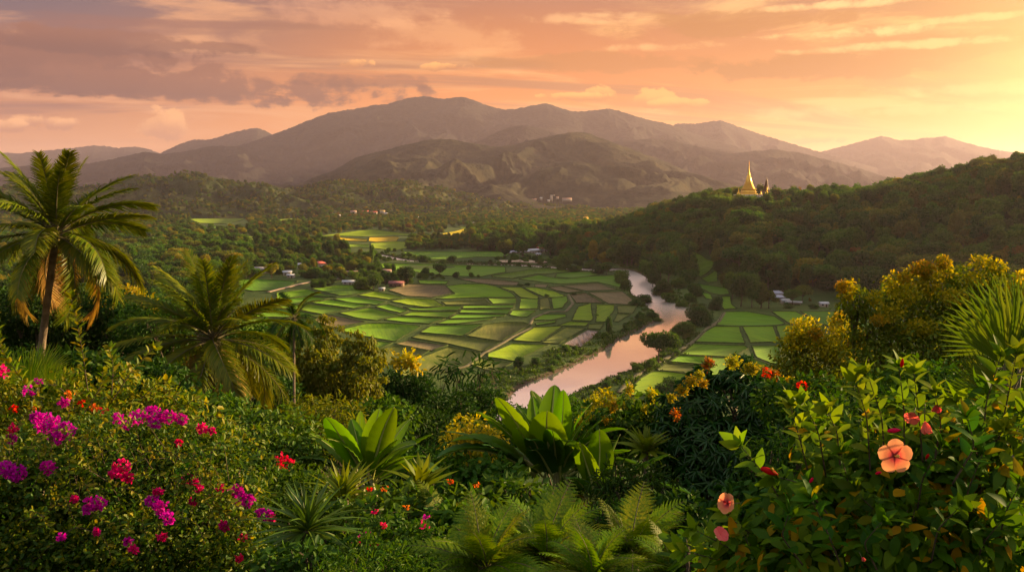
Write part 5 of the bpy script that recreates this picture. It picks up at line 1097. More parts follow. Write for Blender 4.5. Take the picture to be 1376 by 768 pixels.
# ------------------------------------------------------------------ banana plants
def banana_leaf(L, wd, arch, seed, tear=.35):
    r = np.random.default_rng(seed); mb = MB(); n = 26; t = np.linspace(0, 1, n); ang = arch * t ** 1.5; xs = np.concatenate([[0], np.cumsum(np.cos(ang[1:]))]) / n * L; zs = np.concatenate([[0], np.cumsum(-np.sin(ang[1:]))]) / n * L
    C = np.stack([xs, .02 * np.sin(5 * t + seed), zs], 1); mb.tube(C, np.linspace(.028, .005, n) * (L / 1.6), 5, 1)
    for s in (-1, 1):
        i = 3
        while i < n - 1:
            j = min(n - 1, i + r.integers(3, 9)) if r.random() < tear else n - 1
            k = np.arange(i, j + 1); tt = t[k]; w = wd * np.sin(np.pi * np.clip((tt - .10) / .90, 0, 1) ** .85) ** .6 * (1 - .12 * tt); fl = r.normal() * .12
            rows = []
            for q in (0, .35, .7, 1.0):
                p = C[k].copy(); p[:, 1] += s * w * q * (.97 - .1 * q); p[:, 0] += w * q * .28; p[:, 2] += w * (.34 * q - .30 * q * q + fl * q * q) + .014 * np.sin(tt * 55 + q * 3) * q * w / .3; rows.append(p)
            V = np.stack(rows, 1).reshape(-1, 3); m_ = len(k); a = (np.arange(m_ - 1)[:, None] * 4 + np.arange(3)[None]).ravel()
            mb.add(V, np.stack([a, a + 1, a + 5, a + 4], 1), None, 0); i = j if j < n - 1 else n
    return mb
BLV = [banana_leaf(1.7, .30, a, s, tr).mesh('leaf', True) for a, s, tr in [(.25, 1, .1), (.5, 2, .2), (.9, 3, .4), (1.3, 4, .6), (.12, 5, 0), (1.0, 6, .2)]]
MIDRIB = plain('banana_midrib', (.32, .34, .09), .5, 0, .15, 4)
for m_ in BLV: m_.materials.append(None); m_.materials.append(MIDRIB)
def banana(base, label, leaves, seed, stems):
    """leaves: (px, py of the blade's foot, px, py of its tip, depth change to the tip, mesh, roll, material)"""
    Y = base[2]; r = np.random.default_rng(seed); O = at(*base); O[2] = gz(O[0], Y); o = root('banana_plant', O, label, 'banana plant')
    for sx, h in stems:
        m = MB(); c = np.array((sx, r.normal() * .2, 0)); top = at(base[0] + sx / pxr(Y), base[1], Y) - O; m.tube([c + (0, 0, -.1), c * .9 + (0, 0, top[2] * .5), (sx * .8, c[1], top[2] * .85), (sx * .5, c[1] * .6, top[2] + .28)], [.12, .10, .075, .02], 9); part('stem', m, CULM, o, True)
    for (ax, ay, bx, by, dY, mi, roll, mt, wsc) in leaves:
        A = at(ax, ay, Y) - O; B = at(bx, by, Y + dY) - O; D = B - A; ln = np.linalg.norm(D); f = bpy.data.objects.new('leaf', BLV[mi]); COL.objects.link(f); f.parent = o
        f.material_slots[0].link = 'OBJECT'; f.material_slots[0].material = LM[mt]
        arch = [.25, .5, .9, 1.3, .12, 1.0][mi]; chord = {.25: .994, .5: .975, .9: .92, 1.3: .85, .12: .998, 1.0: .90}[arch]; dev = {.25: .10, .5: .21, .9: .37, 1.3: .52, .12: .05, 1.0: .41}[arch]
        sc = ln / 1.7 / chord; az = math.atan2(D[1], D[0]); el = math.asin(D[2] / ln) + dev * math.cos(roll); place(f, A, az, el, roll, sc); f.scale = (sc, sc * wsc * 1.15, sc)
banana((488, 650, 16.5), 'smaller banana clump with upright yellow green leaves left of centre', [
 (488, 640, 430, 552, -.4, 1, .9, 'banana', 1.0), (490, 640, 468, 560, .3, 0, -.5, 'banana', .9), (492, 640, 512, 545, .2, 4, .7, 'banana', .95), (495, 642, 535, 540, -.2, 0, -.8, 'banana', .9), (498, 645, 583, 578, .3, 1, -.4, 'banana', .9), (496, 645, 556, 562, .6, 1, .3, 'banana', .8),
 (485, 645, 412, 575, .4, 1, .4, 'banana', .85), (484, 648, 400, 612, -.3, 2, .3, 'banana_dark', .9), (486, 650, 418, 645, -.6, 2, .5, 'banana_dark', .9), (500, 650, 575, 610, -.4, 2, -.3, 'banana', 1.0), (495, 645, 545, 600, -.7, 2, .6, 'banana_dark', 1.0), (490, 640, 450, 590, -.8, 2, -.4, 'banana', 1.0), (502, 650, 590, 640, -.3, 3, .2, 'banana_dark', .8), (496, 640, 500, 580, .8, 4, .2, 'banana', .8), (488, 642, 480, 548, .6, 4, -1.0, 'banana', .8), (499, 645, 525, 590, -.9, 1, .5, 'banana', .9)], 61, [(0, 1), (.35, 1), (-.3, 1)])
banana((745, 650, 16.0), 'big banana clump with broad green leaves in the centre below the river', [
 (742, 632, 745, 512, .5, 4, .05, 'banana', 1.05), (738, 635, 736, 548, -.9, 0, .0, 'banana', 1.25), (728, 632, 660, 524, -.2, 1, .8, 'banana', .9), (730, 630, 672, 560, .4, 0, .5, 'banana', 1.0), (734, 630, 712, 528, .4, 4, -.6, 'banana', .8), (750, 632, 768, 560, .6, 0, -.3, 'banana', .9), (752, 635, 812, 552, .7, 1, -.6, 'banana', .9), (756, 640, 788, 575, .2, 0, -.9, 'banana', .8), (722, 632, 592, 574, -.4, 1, .4, 'banana_dark', .75), (720, 640, 585, 607, -.6, 5, .35, 'banana_dark', .7), (725, 640, 655, 590, .8, 1, .1, 'banana_dark', .95),
 (758, 634, 824, 590, .9, 2, -.2, 'banana', .8), (730, 628, 683, 570, -.7, 1, .6, 'banana', 1.0), (726, 626, 676, 540, .8, 4, .9, 'banana', .75), (742, 626, 724, 520, .9, 1, .5, 'banana', .8), (750, 630, 782, 535, .9, 1, -.9, 'banana', .8), (756, 632, 835, 570, .3, 5, -.5, 'banana', .8), (728, 630, 640, 545, .3, 1, .7, 'banana', .85), (722, 636, 610, 590, .2, 5, .2, 'banana', .8), (760, 636, 850, 600, -.2, 1, -.5, 'banana', .9), (762, 640, 870, 625, -.3, 5, -.3, 'banana_dark', .9), (748, 626, 762, 518, -.2, 4, -1.2, 'banana', .7), (730, 640, 690, 640, -.9, 3, .3, 'banana', .9), (732, 632, 706, 590, -1.0, 2, .1, 'banana_dark', .9), (746, 632, 752, 575, -1.1, 1, -.5, 'banana', .9), (748, 628, 758, 530, .9, 4, -.4, 'banana', .9), (752, 632, 795, 548, .2, 1, -.5, 'banana', .9), (735, 628, 700, 548, .2, 0, .3, 'banana', 1.0), (755, 634, 790, 600, -.9, 2, -.5, 'banana', 1.0), (728, 634, 630, 600, .5, 2, .2, 'banana_dark', .9), (745, 645, 700, 600, -.8, 2, .5, 'banana_dark', 1.1), (752, 645, 770, 590, -.9, 2, -.2, 'banana_dark', 1.1), (738, 630, 690, 545, .9, 1, -.3, 'banana', .9)], 62, [(0, 1), (.4, 1), (-.35, 1), (.1, 1)])
banana((800, 672, 15.2), 'young banana with dark broad leaves at the right foot of the big clump', [
 (798, 668, 778, 590, -.3, 0, .1, 'banana', 1.4), (802, 668, 808, 572, -.1, 4, -.4, 'banana', 1.2), (806, 670, 828, 578, .4, 0, -.9, 'banana_dark', 1.0), (806, 672, 900, 604, .1, 1, -.5, 'banana_dark', .95), (806, 676, 928, 660, -.4, 5, -.2, 'banana_dark', .75), (795, 672, 755, 640, -.6, 2, .3, 'banana_dark', .9), (800, 672, 845, 640, -.7, 2, -.3, 'banana_dark', 1.0), (790, 672, 742, 678, -.5, 3, .2, 'banana_dry', .7), (796, 674, 772, 700, -.6, 3, .2, 'banana_dry', .8)], 63, [(0, 1), (-.2, 1)])

# ------------------------------------------------------------------ fan palms, strap plants, ferns
def fan_leaf(Rr, spread, seg, seed, fold=.16):
    r = np.random.default_rng(seed); mb = MB()
    for i in range(seg):
        a = -spread / 2 + spread * i / (seg - 1); L = Rr * (1 - .18 * (abs(a) / (spread / 2)) ** 2) * (.95 + .1 * r.random()); w0 = spread / seg * .56
        v = []
        for q in np.linspace(.04, 1, 9):
            w = w0 * q * Rr if q < .55 else w0 * .55 * Rr * max(.03, (1 - q) / .45) ** .8; dr = -.16 * Rr * q ** 2.2 * (1 + .8 * r.random() * (q > .6)); ca, sa = math.cos(a), math.sin(a); p = np.array((L * q * ca, L * q * sa, dr + .12 * Rr * math.cos(a * 1.3) * q * .3)); s = np.array((-sa, ca, 0))
            v += [p - s * w, p + np.array((0, 0, -w * fold * 6)), p + s * w]
        mb.add(v, [(3 * k, 3 * k + 3, 3 * k + 4, 3 * k + 1) for k in range(8)] + [(3 * k + 1, 3 * k + 4, 3 * k + 5, 3 * k + 2) for k in range(8)], None, 0)
    mb.tube([(-.6 * Rr, 0, -.06 * Rr), (-.3 * Rr, 0, 0), (.06 * Rr, 0, 0)], [.022 * Rr, .018 * Rr, .012 * Rr], 6, 1); return mb
FANS = [fan_leaf(1.0, s, n, k).mesh('fan_leaf') for k, (s, n) in enumerate([(R(150), 34), (R(110), 26), (R(200), 42)])]
for m_ in FANS: m_.materials.append(None); m_.materials.append(STEM)
def fan_palm(label, base, leaves, mt='fan', name='fan_palm'):
    Y = base[2]; O = at(*base); O[2] = gz(O[0], Y); o = root(name, O, label, 'fan palm'); m = MB(); c0 = at(*base) - O; m.tube([(0, 0, -.1), c0 * .5, c0], [.09, .08, .07], 8); part('trunk', m, PALMBARK, o, True)
    for (hx, hy, dY, rpx, ang, tilt, mi) in leaves:
        h = at(hx, hy, Y + dY) - O; f = bpy.data.objects.new('fan_leaf', FANS[mi]); COL.objects.link(f); f.parent = o; f.material_slots[0].link = 'OBJECT'; f.material_slots[0].material = LM[mt]
        # ang: direction of the blade in the picture plane (0 = right, 90 = up); tilt: lean towards the eye
        d = Vector((math.cos(R(ang)), -math.sin(R(tilt)), math.sin(R(ang)))).normalized(); nrm = Vector((0, -1, .15)); y_ = nrm.cross(d).normalized(); z_ = d.cross(y_).normalized(); s = rpx * pxr(Y)
        f.matrix_local = Matrix.Translation(Vector(h)) @ Matrix((d, y_, z_)).transposed().to_4x4() @ Matrix.Scale(s, 4)
        pt = MB(); pt.tube([c0, (c0 + h) / 2 + (0, 0, .05), h], [.022, .018, .014], 6); part('leaf_stalk', pt, STEM, o, True)
fan_palm('large upright fan palm with long pointed blades at the right frame edge', (1362, 575, 11.5), [(1350, 492, 0, 128, 92, 12, 1), (1372, 500, .3, 130, 70, 0, 1), (1338, 515, -.3, 60, 168, 25, 1), (1372, 470, .8, 120, 110, -15, 0), (1390, 520, -.2, 110, 40, 20, 0), (1330, 540, .2, 85, 130, 10, 1), (1345, 545, -.5, 70, 200, 30, 0)])
fan_palm('bushy fan palm among vines below the taller coconut palm', (45, 545, 14.5), [(42, 520, 0, 58, 95, 15, 0), (70, 530, -.3, 52, 65, 20, 1), (85, 535, -.5, 55, 48, 25, 1), (15, 520, .2, 55, 120, 5, 1), (55, 505, .6, 50, 80, -10, 1), (0, 540, -.2, 60, 140, 20, 0), (60, 545, -.8, 50, 20, 35, 1)])
def strap_plant(label, px, py, Y, Lpx, n, seed, mt='yucca', name='yucca', cat='yucca', wide=1.0, low=-35):
    r = np.random.default_rng(seed); c = at(px, py, Y); O = np.array((c[0], Y, gz(c[0], Y))); o = root(name, O, label, cat); cc = c - O; m = MB(); m.tube([(0, 0, -.1), cc * .5, cc], [.06, .055, .05], 8); part('stem', m, PALMBARK, o, True); Ls = Lpx * pxr(Y)
    ms = [MB().add(*LF_S[k][:2]).mesh('leaf') for k in range(3)]
    for q in ms: q.materials.append(LM[mt])
    for i in range(n):
        q = i / n; f = bpy.data.objects.new('leaf', ms[i % 3]); COL.objects.link(f); f.parent = o; el = R(85 + (low - 85) * q ** 1.0) + r.normal() * .1; s = Ls * (.75 + .3 * math.sin(q * 2.6)) * (.9 + .2 * r.random()); place(f, cc + (0, 0, .02 - .06 * q), i * 2.39996 + r.normal() * .1, el, r.normal() * .2, s); f.scale = (s, s * wide, s)
LF_S = [blade(7, lambda t: .030 * (1 - t ** 3) * (.7 + .6 * math.sin(t * 3)) + .001, d, .6) for d in (.12, .28, .5)]
strap_plant('spiky rosette of long narrow leaves at the edge of the bougainvillea', 414, 712, 6.6, 82, 90, 3)
strap_plant('smaller spiky rosette half hidden behind the large one, near the smaller banana', 462, 668, 9.0, 60, 46, 4, 'lime', wide=1.7, low=0)
strap_plant('spiky dark rosette in the gap under the climbing vines', 318, 622, 12, 55, 50, 5, 'yucca', wide=1.1, low=-10)
strap_plant('upright strap-leaved plant beside the lower banana leaves', 566, 655, 11.5, 55, 34, 6, 'lime', name='strap_leaf_plant', cat='plant', wide=2.6, low=10)
strap_plant('strap-leaved clump right of the big banana among yellow tips', 868, 606, 17, 42, 30, 7, 'lime', name='strap_leaf_plant', cat='plant', wide=3.0, low=15)
def fern_frond(L, arch, seed):
    r = np.random.default_rng(seed); mb = MB(); n = 20; t = np.linspace(0, 1, n); ang = arch * t ** 1.3; xs = np.concatenate([[0], np.cumsum(np.cos(ang[1:]))]) / n * L; zs = np.concatenate([[0], np.cumsum(-np.sin(ang[1:]))]) / n * L
    C = np.stack([xs, .03 * L * np.sin(2.2 * t + seed), zs], 1); mb.tube(C, np.linspace(.009, .002, n) * L, 4, 1)
    NP = 17; tt = np.linspace(.12, .985, NP); P = np.stack([np.interp(tt, t, C[:, k]) for k in range(3)], 1); Tn = unit(np.stack([np.interp(tt, t, np.gradient(C[:, k])) for k in range(3)], 1)); up = unit(np.cross(np.cross(Tn, (0, 0, 1.0)), Tn)); sd = np.cross(Tn, up)
    Lp = L * .27 * np.sin(np.pi * np.clip(.18 + .80 * tt, 0, 1)) ** .8 * (.92 + .16 * r.random(NP))
    for s in (-1, 1):
        D = unit(sd * s + Tn * .42 + up * .12 + .05 * r.normal(size=(NP, 3))); m = 17; u = np.linspace(.06, .97, m)
        for sg in (-1, 1):
            base = P[:, None] + D[:, None] * (Lp[:, None] * u[None])[..., None] - np.array((0, 0, 1.)) * (Lp[:, None] * .28 * u[None] ** 2)[..., None]; A = unit(np.broadcast_to((Tn * sg)[:, None] * .9 + D[:, None] * .45, base.shape) + 0.0); sz = (Lp[:, None] * .135 * (1 - u[None] ** 1.8) + .005 * L) * np.ones((NP, m))
            mb.inst(LF_PIN, base.reshape(-1, 3), A.reshape(-1, 3), np.broadcast_to(up[:, None], base.shape).reshape(-1, 3) + .12 * r.normal(size=(NP * m, 3)), sz.ravel())
    return mb
LF_PIN = T([(0, -.22, 0), (.6, -.24, .02), (1, .02, -.08), (.6, .22, .02), (0, .22, 0)], [(0, 1, 2, 3)], [(0, 3, 4)])
FF = [fern_frond(1.2, a, s).mesh('frond') for a, s in [(.5, 1), (.8, 2), (1.15, 3), (1.5, 4)]]
for m_ in FF: m_.materials.append(None); m_.materials.append(STEM)
def fern(label, px, py, Y, Lpx, n, seed, tips=None, mt='fern'):
    r = np.random.default_rng(seed); c = at(px, py, Y); zb = gz(c[0], Y); O = np.array((c[0], Y, min(c[2], zb + .4))); O[2] = zb; o = root('fern', O, label, 'fern', 'ferns on the near slope'); cc = c - O; m = MB(); m.tube([(0, 0, -.1), cc * .5, cc], [.07, .065, .05], 7); part('stem', m, TWIG, o, True)
    for i in range(n):
        q = i / n; mi = min(3, int(q * 3 + r.random() * 1.4)); f = bpy.data.objects.new('frond', FF[mi]); COL.objects.link(f); f.parent = o; f.material_slots[0].link = 'OBJECT'; f.material_slots[0].material = LM[mt] if r.random() > .25 else LM['lime']
        place(f, cc, i * 2.39996 + r.normal() * .3, R(70 - 56 * q) + r.normal() * .08, r.normal() * .25, Lpx * pxr(Y) / 1.2 * (.85 + .3 * r.random()))
fern('feathery fern with tall arching fronds just below the big banana', 732, 750, 6.6, 112, 22, 1)
fern('feathery fern with light tips right of centre beside the hibiscus', 850, 742, 6.4, 104, 20, 2)
fern('spreading fern with long left-reaching fronds at the lower frame edge', 652, 764, 6.0, 116, 20, 3)
fern('bright low fern in front of the tall arching one', 795, 780, 5.4, 108, 18, 4)
fern('fern half under the hibiscus leaves at the lower frame edge', 908, 770, 5.6, 95, 15, 5)
fern('tree fern leaning left between the flower shrubs and the spiky rosette', 600, 712, 8.2, 78, 15, 6)
# ------------------------------------------------------------------ flowering bushes
def cane(o, lmat, O, pts, leaf, gap, r, rad=.006, tip=1.25, tmpl=LF_OVAL, m=0, name='shoot'):
    """arching shoot through photo points (px, py, Y) with leaves to both sides"""
    lb = sb = MB()
    C = np.array([at(*p) for p in pts]) - O; s = np.linspace(0, 1, 18); k = np.linspace(0, 1, len(C))
    C = np.stack([np.interp(s, k, C[:, j]) for j in range(3)], 1)
    for _ in range(2): C[1:-1] = .25 * C[:-2] + .5 * C[1:-1] + .25 * C[2:]
    sb.tube(C, np.linspace(rad, rad * .35, len(C)), 5, 1); L = np.linalg.norm(np.diff(C, axis=0), axis=1).sum(); n = max(4, int(L / gap)); u = np.linspace(.22, 1, n); P = np.stack([np.interp(u, s, C[:, j]) for j in range(3)], 1); Tn = unit(np.stack([np.interp(u, s, np.gradient(C[:, j])) for j in range(3)], 1))
    a = np.arange(n) * 2.4 + r.random(); e1 = unit(np.cross(Tn, (0.2, .3, .9))); e2 = np.cross(Tn, e1); D = unit(Tn * .55 + (np.cos(a)[:, None] * e1 + np.sin(a)[:, None] * e2) * .9 + np.array((0, 0, .18))); N = unit(Tn * .5 + np.array((0, 0, .8)) + .3 * r.normal(size=(n, 3))); lb.inst(tmpl, P, D, N, leaf * (.7 + .5 * r.random(n)) * np.interp(u, [0, .8, 1], [1, 1, .75]) * tip, m)
    a = np.arange(5) * 1.257; e1, e2 = e1[-1], e2[-1]; D = unit(Tn[-1] * .8 + (np.cos(a)[:, None] * e1 + np.sin(a)[:, None] * e2) * .6); lb.inst(tmpl, np.repeat(C[-1:], 5, 0), D, unit(np.repeat(Tn[-1:], 5, 0) + .6 * r.normal(size=(5, 3))), leaf * tip * (.8 + .4 * r.random(5)), m)
    part(name, lb, [lmat, TWIG], o)
def cluster(o, O, px, py, Y, rpx, mat, r, size=.045, name='flower_cluster', flat_=.75, n=None):
    """head of papery flowers, each of three bracts"""
    c = at(px, py, Y) - O; R_ = rpx * pxr(Y); n = n or max(7, int(26 * (R_ / .13) ** 1.4)); d = rsphere(r, n); d[:, 1] = -np.abs(d[:, 1]) * .9 - .05; P = c + d * R_ * np.array((1, .6, flat_)) * (.35 + .65 * r.random((n, 1)) ** .5); mb = MB()
    for k in range(3):
        a = k * 2.094 + r.random(n) * 6.28; ax = unit(d + .5 * r.normal(size=(n, 3))); e1 = unit(np.cross(ax, (.3, .2, .9))); e2 = np.cross(ax, e1); D = unit(ax * .55 + np.cos(a)[:, None] * e1 + np.sin(a)[:, None] * e2); mb.inst(LF_BRACT, P, D, unit(ax + .2 * r.normal(size=(n, 3))), size * (.75 + .5 * r.random(n)))
    return part(name, mb, mat, o)
def bougainvillea():
    r = np.random.default_rng(77); Y = 9.6
    cl = [(120, 650, 9.8, 140, 85), (30, 680, 9.4, 95, 95), (250, 655, 9.8, 100, 78), (190, 735, 8.8, 130, 70), (305, 710, 9.2, 62, 58), (80, 600, 10.2, 85, 42), (225, 595, 10.4, 95, 40), (20, 750, 8.6, 90, 60), (320, 755, 8.6, 60, 45), (150, 590, 10.6, 70, 32), (280, 610, 10.3, 45, 35), (335, 665, 9.6, 30, 28)]
    o = bush('bougainvillea', 'huge sprawling bougainvillea covered in magenta and pink flower heads', 'bougainvillea', (170, Y), cl, LM['bougain'], 7.6, 1.2, LF_OVAL, 78, stem_r=.035, lumps=.6, depth=.5, jit=.9, inner=.1); O = np.array(o.location)
    for pts in [[(60, 640, 9.3), (70, 590, 9.2), (120, 590, 9.0), (130, 605, 8.9)], [(150, 650, 9), (110, 625, 8.8), (80, 640, 8.7), (70, 660, 8.6)], [(190, 640, 9), (215, 600, 8.9), (245, 615, 8.7), (250, 640, 8.6)], [(240, 700, 8.8), (300, 650, 8.7), (345, 650, 8.6), (352, 680, 8.6)], [(280, 720, 8.6), (320, 690, 8.4), (340, 730, 8.3), (350, 760, 8.2)], [(90, 720, 8.8), (60, 690, 8.6), (30, 700, 8.5), (10, 730, 8.4)], [(120, 700, 8.8), (150, 650, 8.6), (185, 660, 8.5), (195, 690, 8.4)], [(20, 650, 9.2), (10, 600, 9), (30, 560, 9), (45, 545, 9)], [(200, 720, 8.4), (230, 690, 8.2), (265, 700, 8.1), (275, 730, 8)], [(60, 740, 8.4), (100, 705, 8.2), (140, 720, 8.1), (150, 750, 8)], [(100, 640, 9.4), (90, 560, 9.4), (105, 520, 9.4)], [(255, 640, 9.4), (300, 590, 9.4), (345, 575, 9.4)]]: cane(o, LM['vine'], O, pts, .07, .05, r)
    for k in range(46):                                          # arching sprays over the whole mound
        a = r.random() * 6.28; q = r.random() ** .5; x0, y0 = 165 + 165 * q * math.cos(a), 655 + 80 * q * math.sin(a); yy_ = 9.3 - .9 * (y0 - 560) / 200; dx = r.normal() * 38; up_ = 18 + 26 * r.random()
        cane(o, LM['vine'] if k % 3 else LM['bougain'], O, [(x0 - dx * .4, y0 + 20, yy_ + .3), (x0, y0 - up_, yy_ - .1), (x0 + dx * .7, y0 - up_ * .8, yy_ - .35), (x0 + dx * 1.2, y0 + up_ * .4, yy_ - .45)], .062, .042, r, .005)
    M, P_ = LM['magenta'], LM['pinkred']
    for (px, py, rp, m, Yc) in [(66, 568, 18, M, 9.4), (88, 578, 15, M, 9.3), (50, 560, 10, M, 9.5), (75, 590, 9, M, 9.2), (22, 634, 15, M, 8.8), (8, 628, 12, M, 8.8), (15, 588, 7, M, 9.2), (18, 575, 6, P_, 9.2), (66, 628, 11, M, 8.9), (158, 562, 9, M, 9.7), (172, 570, 7, M, 9.6), (186, 560, 12, M, 9.6), (205, 555, 13, M, 9.6), (225, 560, 12, M, 9.6), (243, 563, 9, M, 9.6), (208, 568, 8, M, 9.5), (272, 575, 8, P_, 9.6), (285, 578, 5, P_, 9.6), (240, 595, 5, P_, 9.5), (164, 626, 12, P_, 8.8), (172, 640, 8, P_, 8.7), (155, 636, 7, P_, 8.7), (128, 674, 14, M, 8.5), (120, 684, 8, M, 8.5), (256, 646, 10, P_, 8.9), (268, 655, 6, P_, 8.9), (207, 672, 10, M, 8.6), (218, 682, 11, M, 8.5), (226, 695, 9, M, 8.4), (212, 660, 5, P_, 8.6), (318, 658, 9, M, 9.0), (330, 670, 12, M, 8.9), (355, 690, 10, M, 8.8), (365, 695, 6, P_, 8.8), (296, 655, 5, P_, 9.0), (262, 673, 6, P_, 8.8), (86, 540, 6, M, 9.8), (82, 720, 5, M, 8.3), (180, 737, 5, P_, 8.2), (172, 727, 4, M, 8.2), (218, 720, 5, P_, 8.3), (302, 705, 7, P_, 8.6), (326, 720, 5, P_, 8.6), (322, 748, 5, P_, 8.5), (130, 713, 4, P_, 8.3), (100, 670, 4, P_, 8.6)]:
        cluster(o, O, px, py, Yc - .35, rp * 1.05, m, r, .036, n=int(10 + rp * rp * .28))
bougainvillea()
# -- vine thicket and its upright shoots, left
def thicket():
    r = np.random.default_rng(88); Y = 13
    o = bush('vine_thicket', 'tangled yellow green vines with upright shoots behind the bougainvillea', 'vine', (140, Y), [(40, 560, 13, 70, 32), (120, 545, 13, 60, 30), (190, 535, 13.4, 50, 26), (95, 515, 13.6, 26, 22), (165, 505, 13.8, 20, 18), (235, 545, 13.6, 40, 24), (0, 530, 13, 40, 40), (150, 590, 12.4, 120, 40)], LM['vine'], 8.5, 1.0, LF_OVAL, 89, lumps=.5, depth=.5, jit=.9); O = np.array(o.location)
    for pts in [[(120, 540, 12.8), (112, 480, 12.8), (105, 440, 12.8), (95, 400, 12.8)], [(150, 530, 12.8), (152, 490, 12.7), (148, 470, 12.6)], [(150, 540, 12.8), (175, 500, 12.7), (205, 468, 12.6)], [(185, 540, 13), (210, 515, 13), (225, 512, 13)], [(60, 560, 12.8), (30, 510, 12.8), (0, 470, 12.8), (-10, 400, 12.8)], [(100, 540, 12.6), (75, 515, 12.5), (50, 520, 12.4), (45, 545, 12.4)], [(230, 560, 13), (260, 535, 12.9), (290, 545, 12.8), (310, 570, 12.8)], [(110, 560, 12.4), (135, 520, 12.2), (138, 500, 12.2)]]: cane(o, LM['vine'], O, pts, .125, .045, r, .009)
    for (px, py, rp, m) in [(0, 497, 12, 'pinkred'), (40, 524, 8, 'magenta'), (52, 512, 4, 'magenta'), (20, 548, 5, 'scarlet'), (50, 545, 5, 'orangefl'), (95, 530, 7, 'orangefl'), (128, 548, 6, 'orangefl'), (110, 540, 4, 'scarlet'), (140, 553, 6, 'scarlet')]: cluster(o, O, px, py, 12.2, rp, LM[m], r, .05)
thicket()
bush('climbing_vine', 'mound of small-leaved climber right of the lower coconut palm trunk', 'vine', (350, 17), [(330, 575, 17, 55, 32), (385, 580, 17.5, 45, 34), (360, 610, 16.4, 60, 36), (410, 615, 16.6, 30, 34), (300, 600, 16.4, 40, 32), (330, 640, 15.6, 60, 34)], LM['climber'], 8, 1.25, LF_OVAL, 91, lumps=.5, depth=.4, jit=.8)
bush('climbing_vine', 'low mound of climber in shade behind the spiky rosette', 'vine', (390, 12), [(385, 655, 12, 50, 30), (350, 680, 11.2, 45, 34), (430, 660, 11.6, 40, 30)], LM['mid'], 9, 1.2, LF_OVAL, 92, lumps=.4)
def ixora(label, px, py, Y, heads, seed, mat='mid', leaf=14, foliage=None):
    o = bush('flowering_shrub', label, 'flowering shrub', (px, Y), foliage or [(px, py + 30, Y, 30, 24), (px - 20, py + 45, Y, 30, 26), (px + 22, py + 42, Y, 30, 28)], LM[mat], leaf, 1.2, LF_OVAL, seed, stem_r=.02); O = np.array(o.location); r = np.random.default_rng(seed)
    for (hx, hy, rp, m) in heads: cluster(o, O, hx, hy, Y - .35, rp, LM[m], r, .022 if Y < 9 else .045, flat_=.8)
ixora('shrub with one scarlet flower head in front of the dark gap by the climber', 385, 628, 13.5, [(385, 621, 13, 'scarlet'), (378, 614, 7, 'scarlet')], 101, 'dark')
ixora('shrub with orange and scarlet heads left of the ferns', 600, 660, 8.2, [(606, 645, 6, 'orangefl'), (640, 650, 5, 'orangefl'), (517, 655, 6, 'orangefl'), (547, 680, 4, 'orangefl'), (496, 655, 4, 'scarlet')], 102, 'mid', 17, [(600, 680, 8.4, 45, 28), (545, 680, 8.4, 45, 28), (510, 690, 8, 35, 30), (640, 680, 8.6, 40, 24)])
ixora('low shrub with small magenta flower heads right of the spiky rosette', 510, 715, 7, [(504, 684, 6, 'pinkred'), (570, 704, 8, 'pinkred'), (490, 720, 10, 'magenta'), (502, 732, 7, 'pinkred'), (515, 705, 4, 'pinkred'), (572, 692, 5, 'magenta'), (478, 728, 6, 'pinkred')], 103, 'mid', 9, [(520, 725, 7, 60, 34), (570, 735, 6.8, 50, 34), (480, 750, 6.4, 60, 34), (540, 765, 6.2, 80, 34)])
ixora('shrub with scarlet berries-like heads above the hibiscus shoots', 1055, 540, 15, [(1028, 500, 8, 'scarlet'), (1078, 518, 8, 'scarlet')], 104, 'mid', 10, [(1060, 540, 15, 50, 30), (1095, 530, 15, 40, 28), (1110, 560, 14, 50, 34)])
# -- mango with coloured new leaves
bush('mango_tree', 'dark round mango tree topped with red orange and yellow new leaves', 'mango tree', (965, 18), [(930, 555, 18, 45, 42), (985, 545, 18.4, 52, 48), (1030, 560, 18, 36, 50), (955, 605, 17.4, 65, 48), (1015, 615, 17.6, 50, 44), (905, 600, 17.6, 34, 42), (960, 655, 17, 75, 40), (1000, 500, 18.8, 24, 22), (940, 515, 18.6, 24, 24)], LM['mango'], 17, 1.5, LF_NARROW, 111, None,
 [('new_foliage', LM['newred'], [(952, 488, 17.6, 8, 8), (1038, 502, 17.4, 9, 6), (908, 556, 16.8, 5, 7)], 3.4, 2.3, LF_OVAL), ('new_foliage', LM['neworange'], [(930, 512, 17.4, 9, 7), (916, 524, 17.2, 8, 6), (1060, 512, 17.2, 9, 6), (946, 515, 17, 6, 5)], 3.4, 2.2, LF_OVAL), ('new_foliage', LM['newyellow'], [(985, 486, 17.8, 9, 8), (1010, 494, 17.4, 12, 7), (940, 502, 17.8, 6, 5), (902, 534, 17.2, 6, 6)], 3.4, 2.2, LF_OVAL)], trunk=.12, bark=BARK, whorl=1)
for i, (px, py, Y, lb) in enumerate([(800, 555, 21, 'leftmost yellow-tipped conical shrub beside the big banana'), (846, 540, 21, 'tallest yellow-tipped conical shrub below the near right field'), (825, 560, 20, 'yellow-tipped shrub with an orange tuft between two taller ones'), (876, 545, 20, 'yellow-tipped shrub next to the mango tree'), (778, 585, 19, 'low yellow-tipped shrub touching the big banana leaves')]):
    bush('croton', lb, 'croton', (px, Y), [(px, py, Y, 13, 20), (px - 8, py + 22, Y, 18, 22), (px + 9, py + 22, Y, 18, 22), (px, py + 48, Y, 30, 28)], LM['mid'], 11, 1.3, LF_OVAL, 120 + i, 'yellow-tipped shrubs', [('new_foliage', LM['neworange' if i == 2 else 'newyellow'], [(px, py - 16, Y - .3, 5, 8), (px - 10, py + 4, Y - .4, 4, 5)], 3.3, 2.0, LF_OVAL)], stem_r=.025)
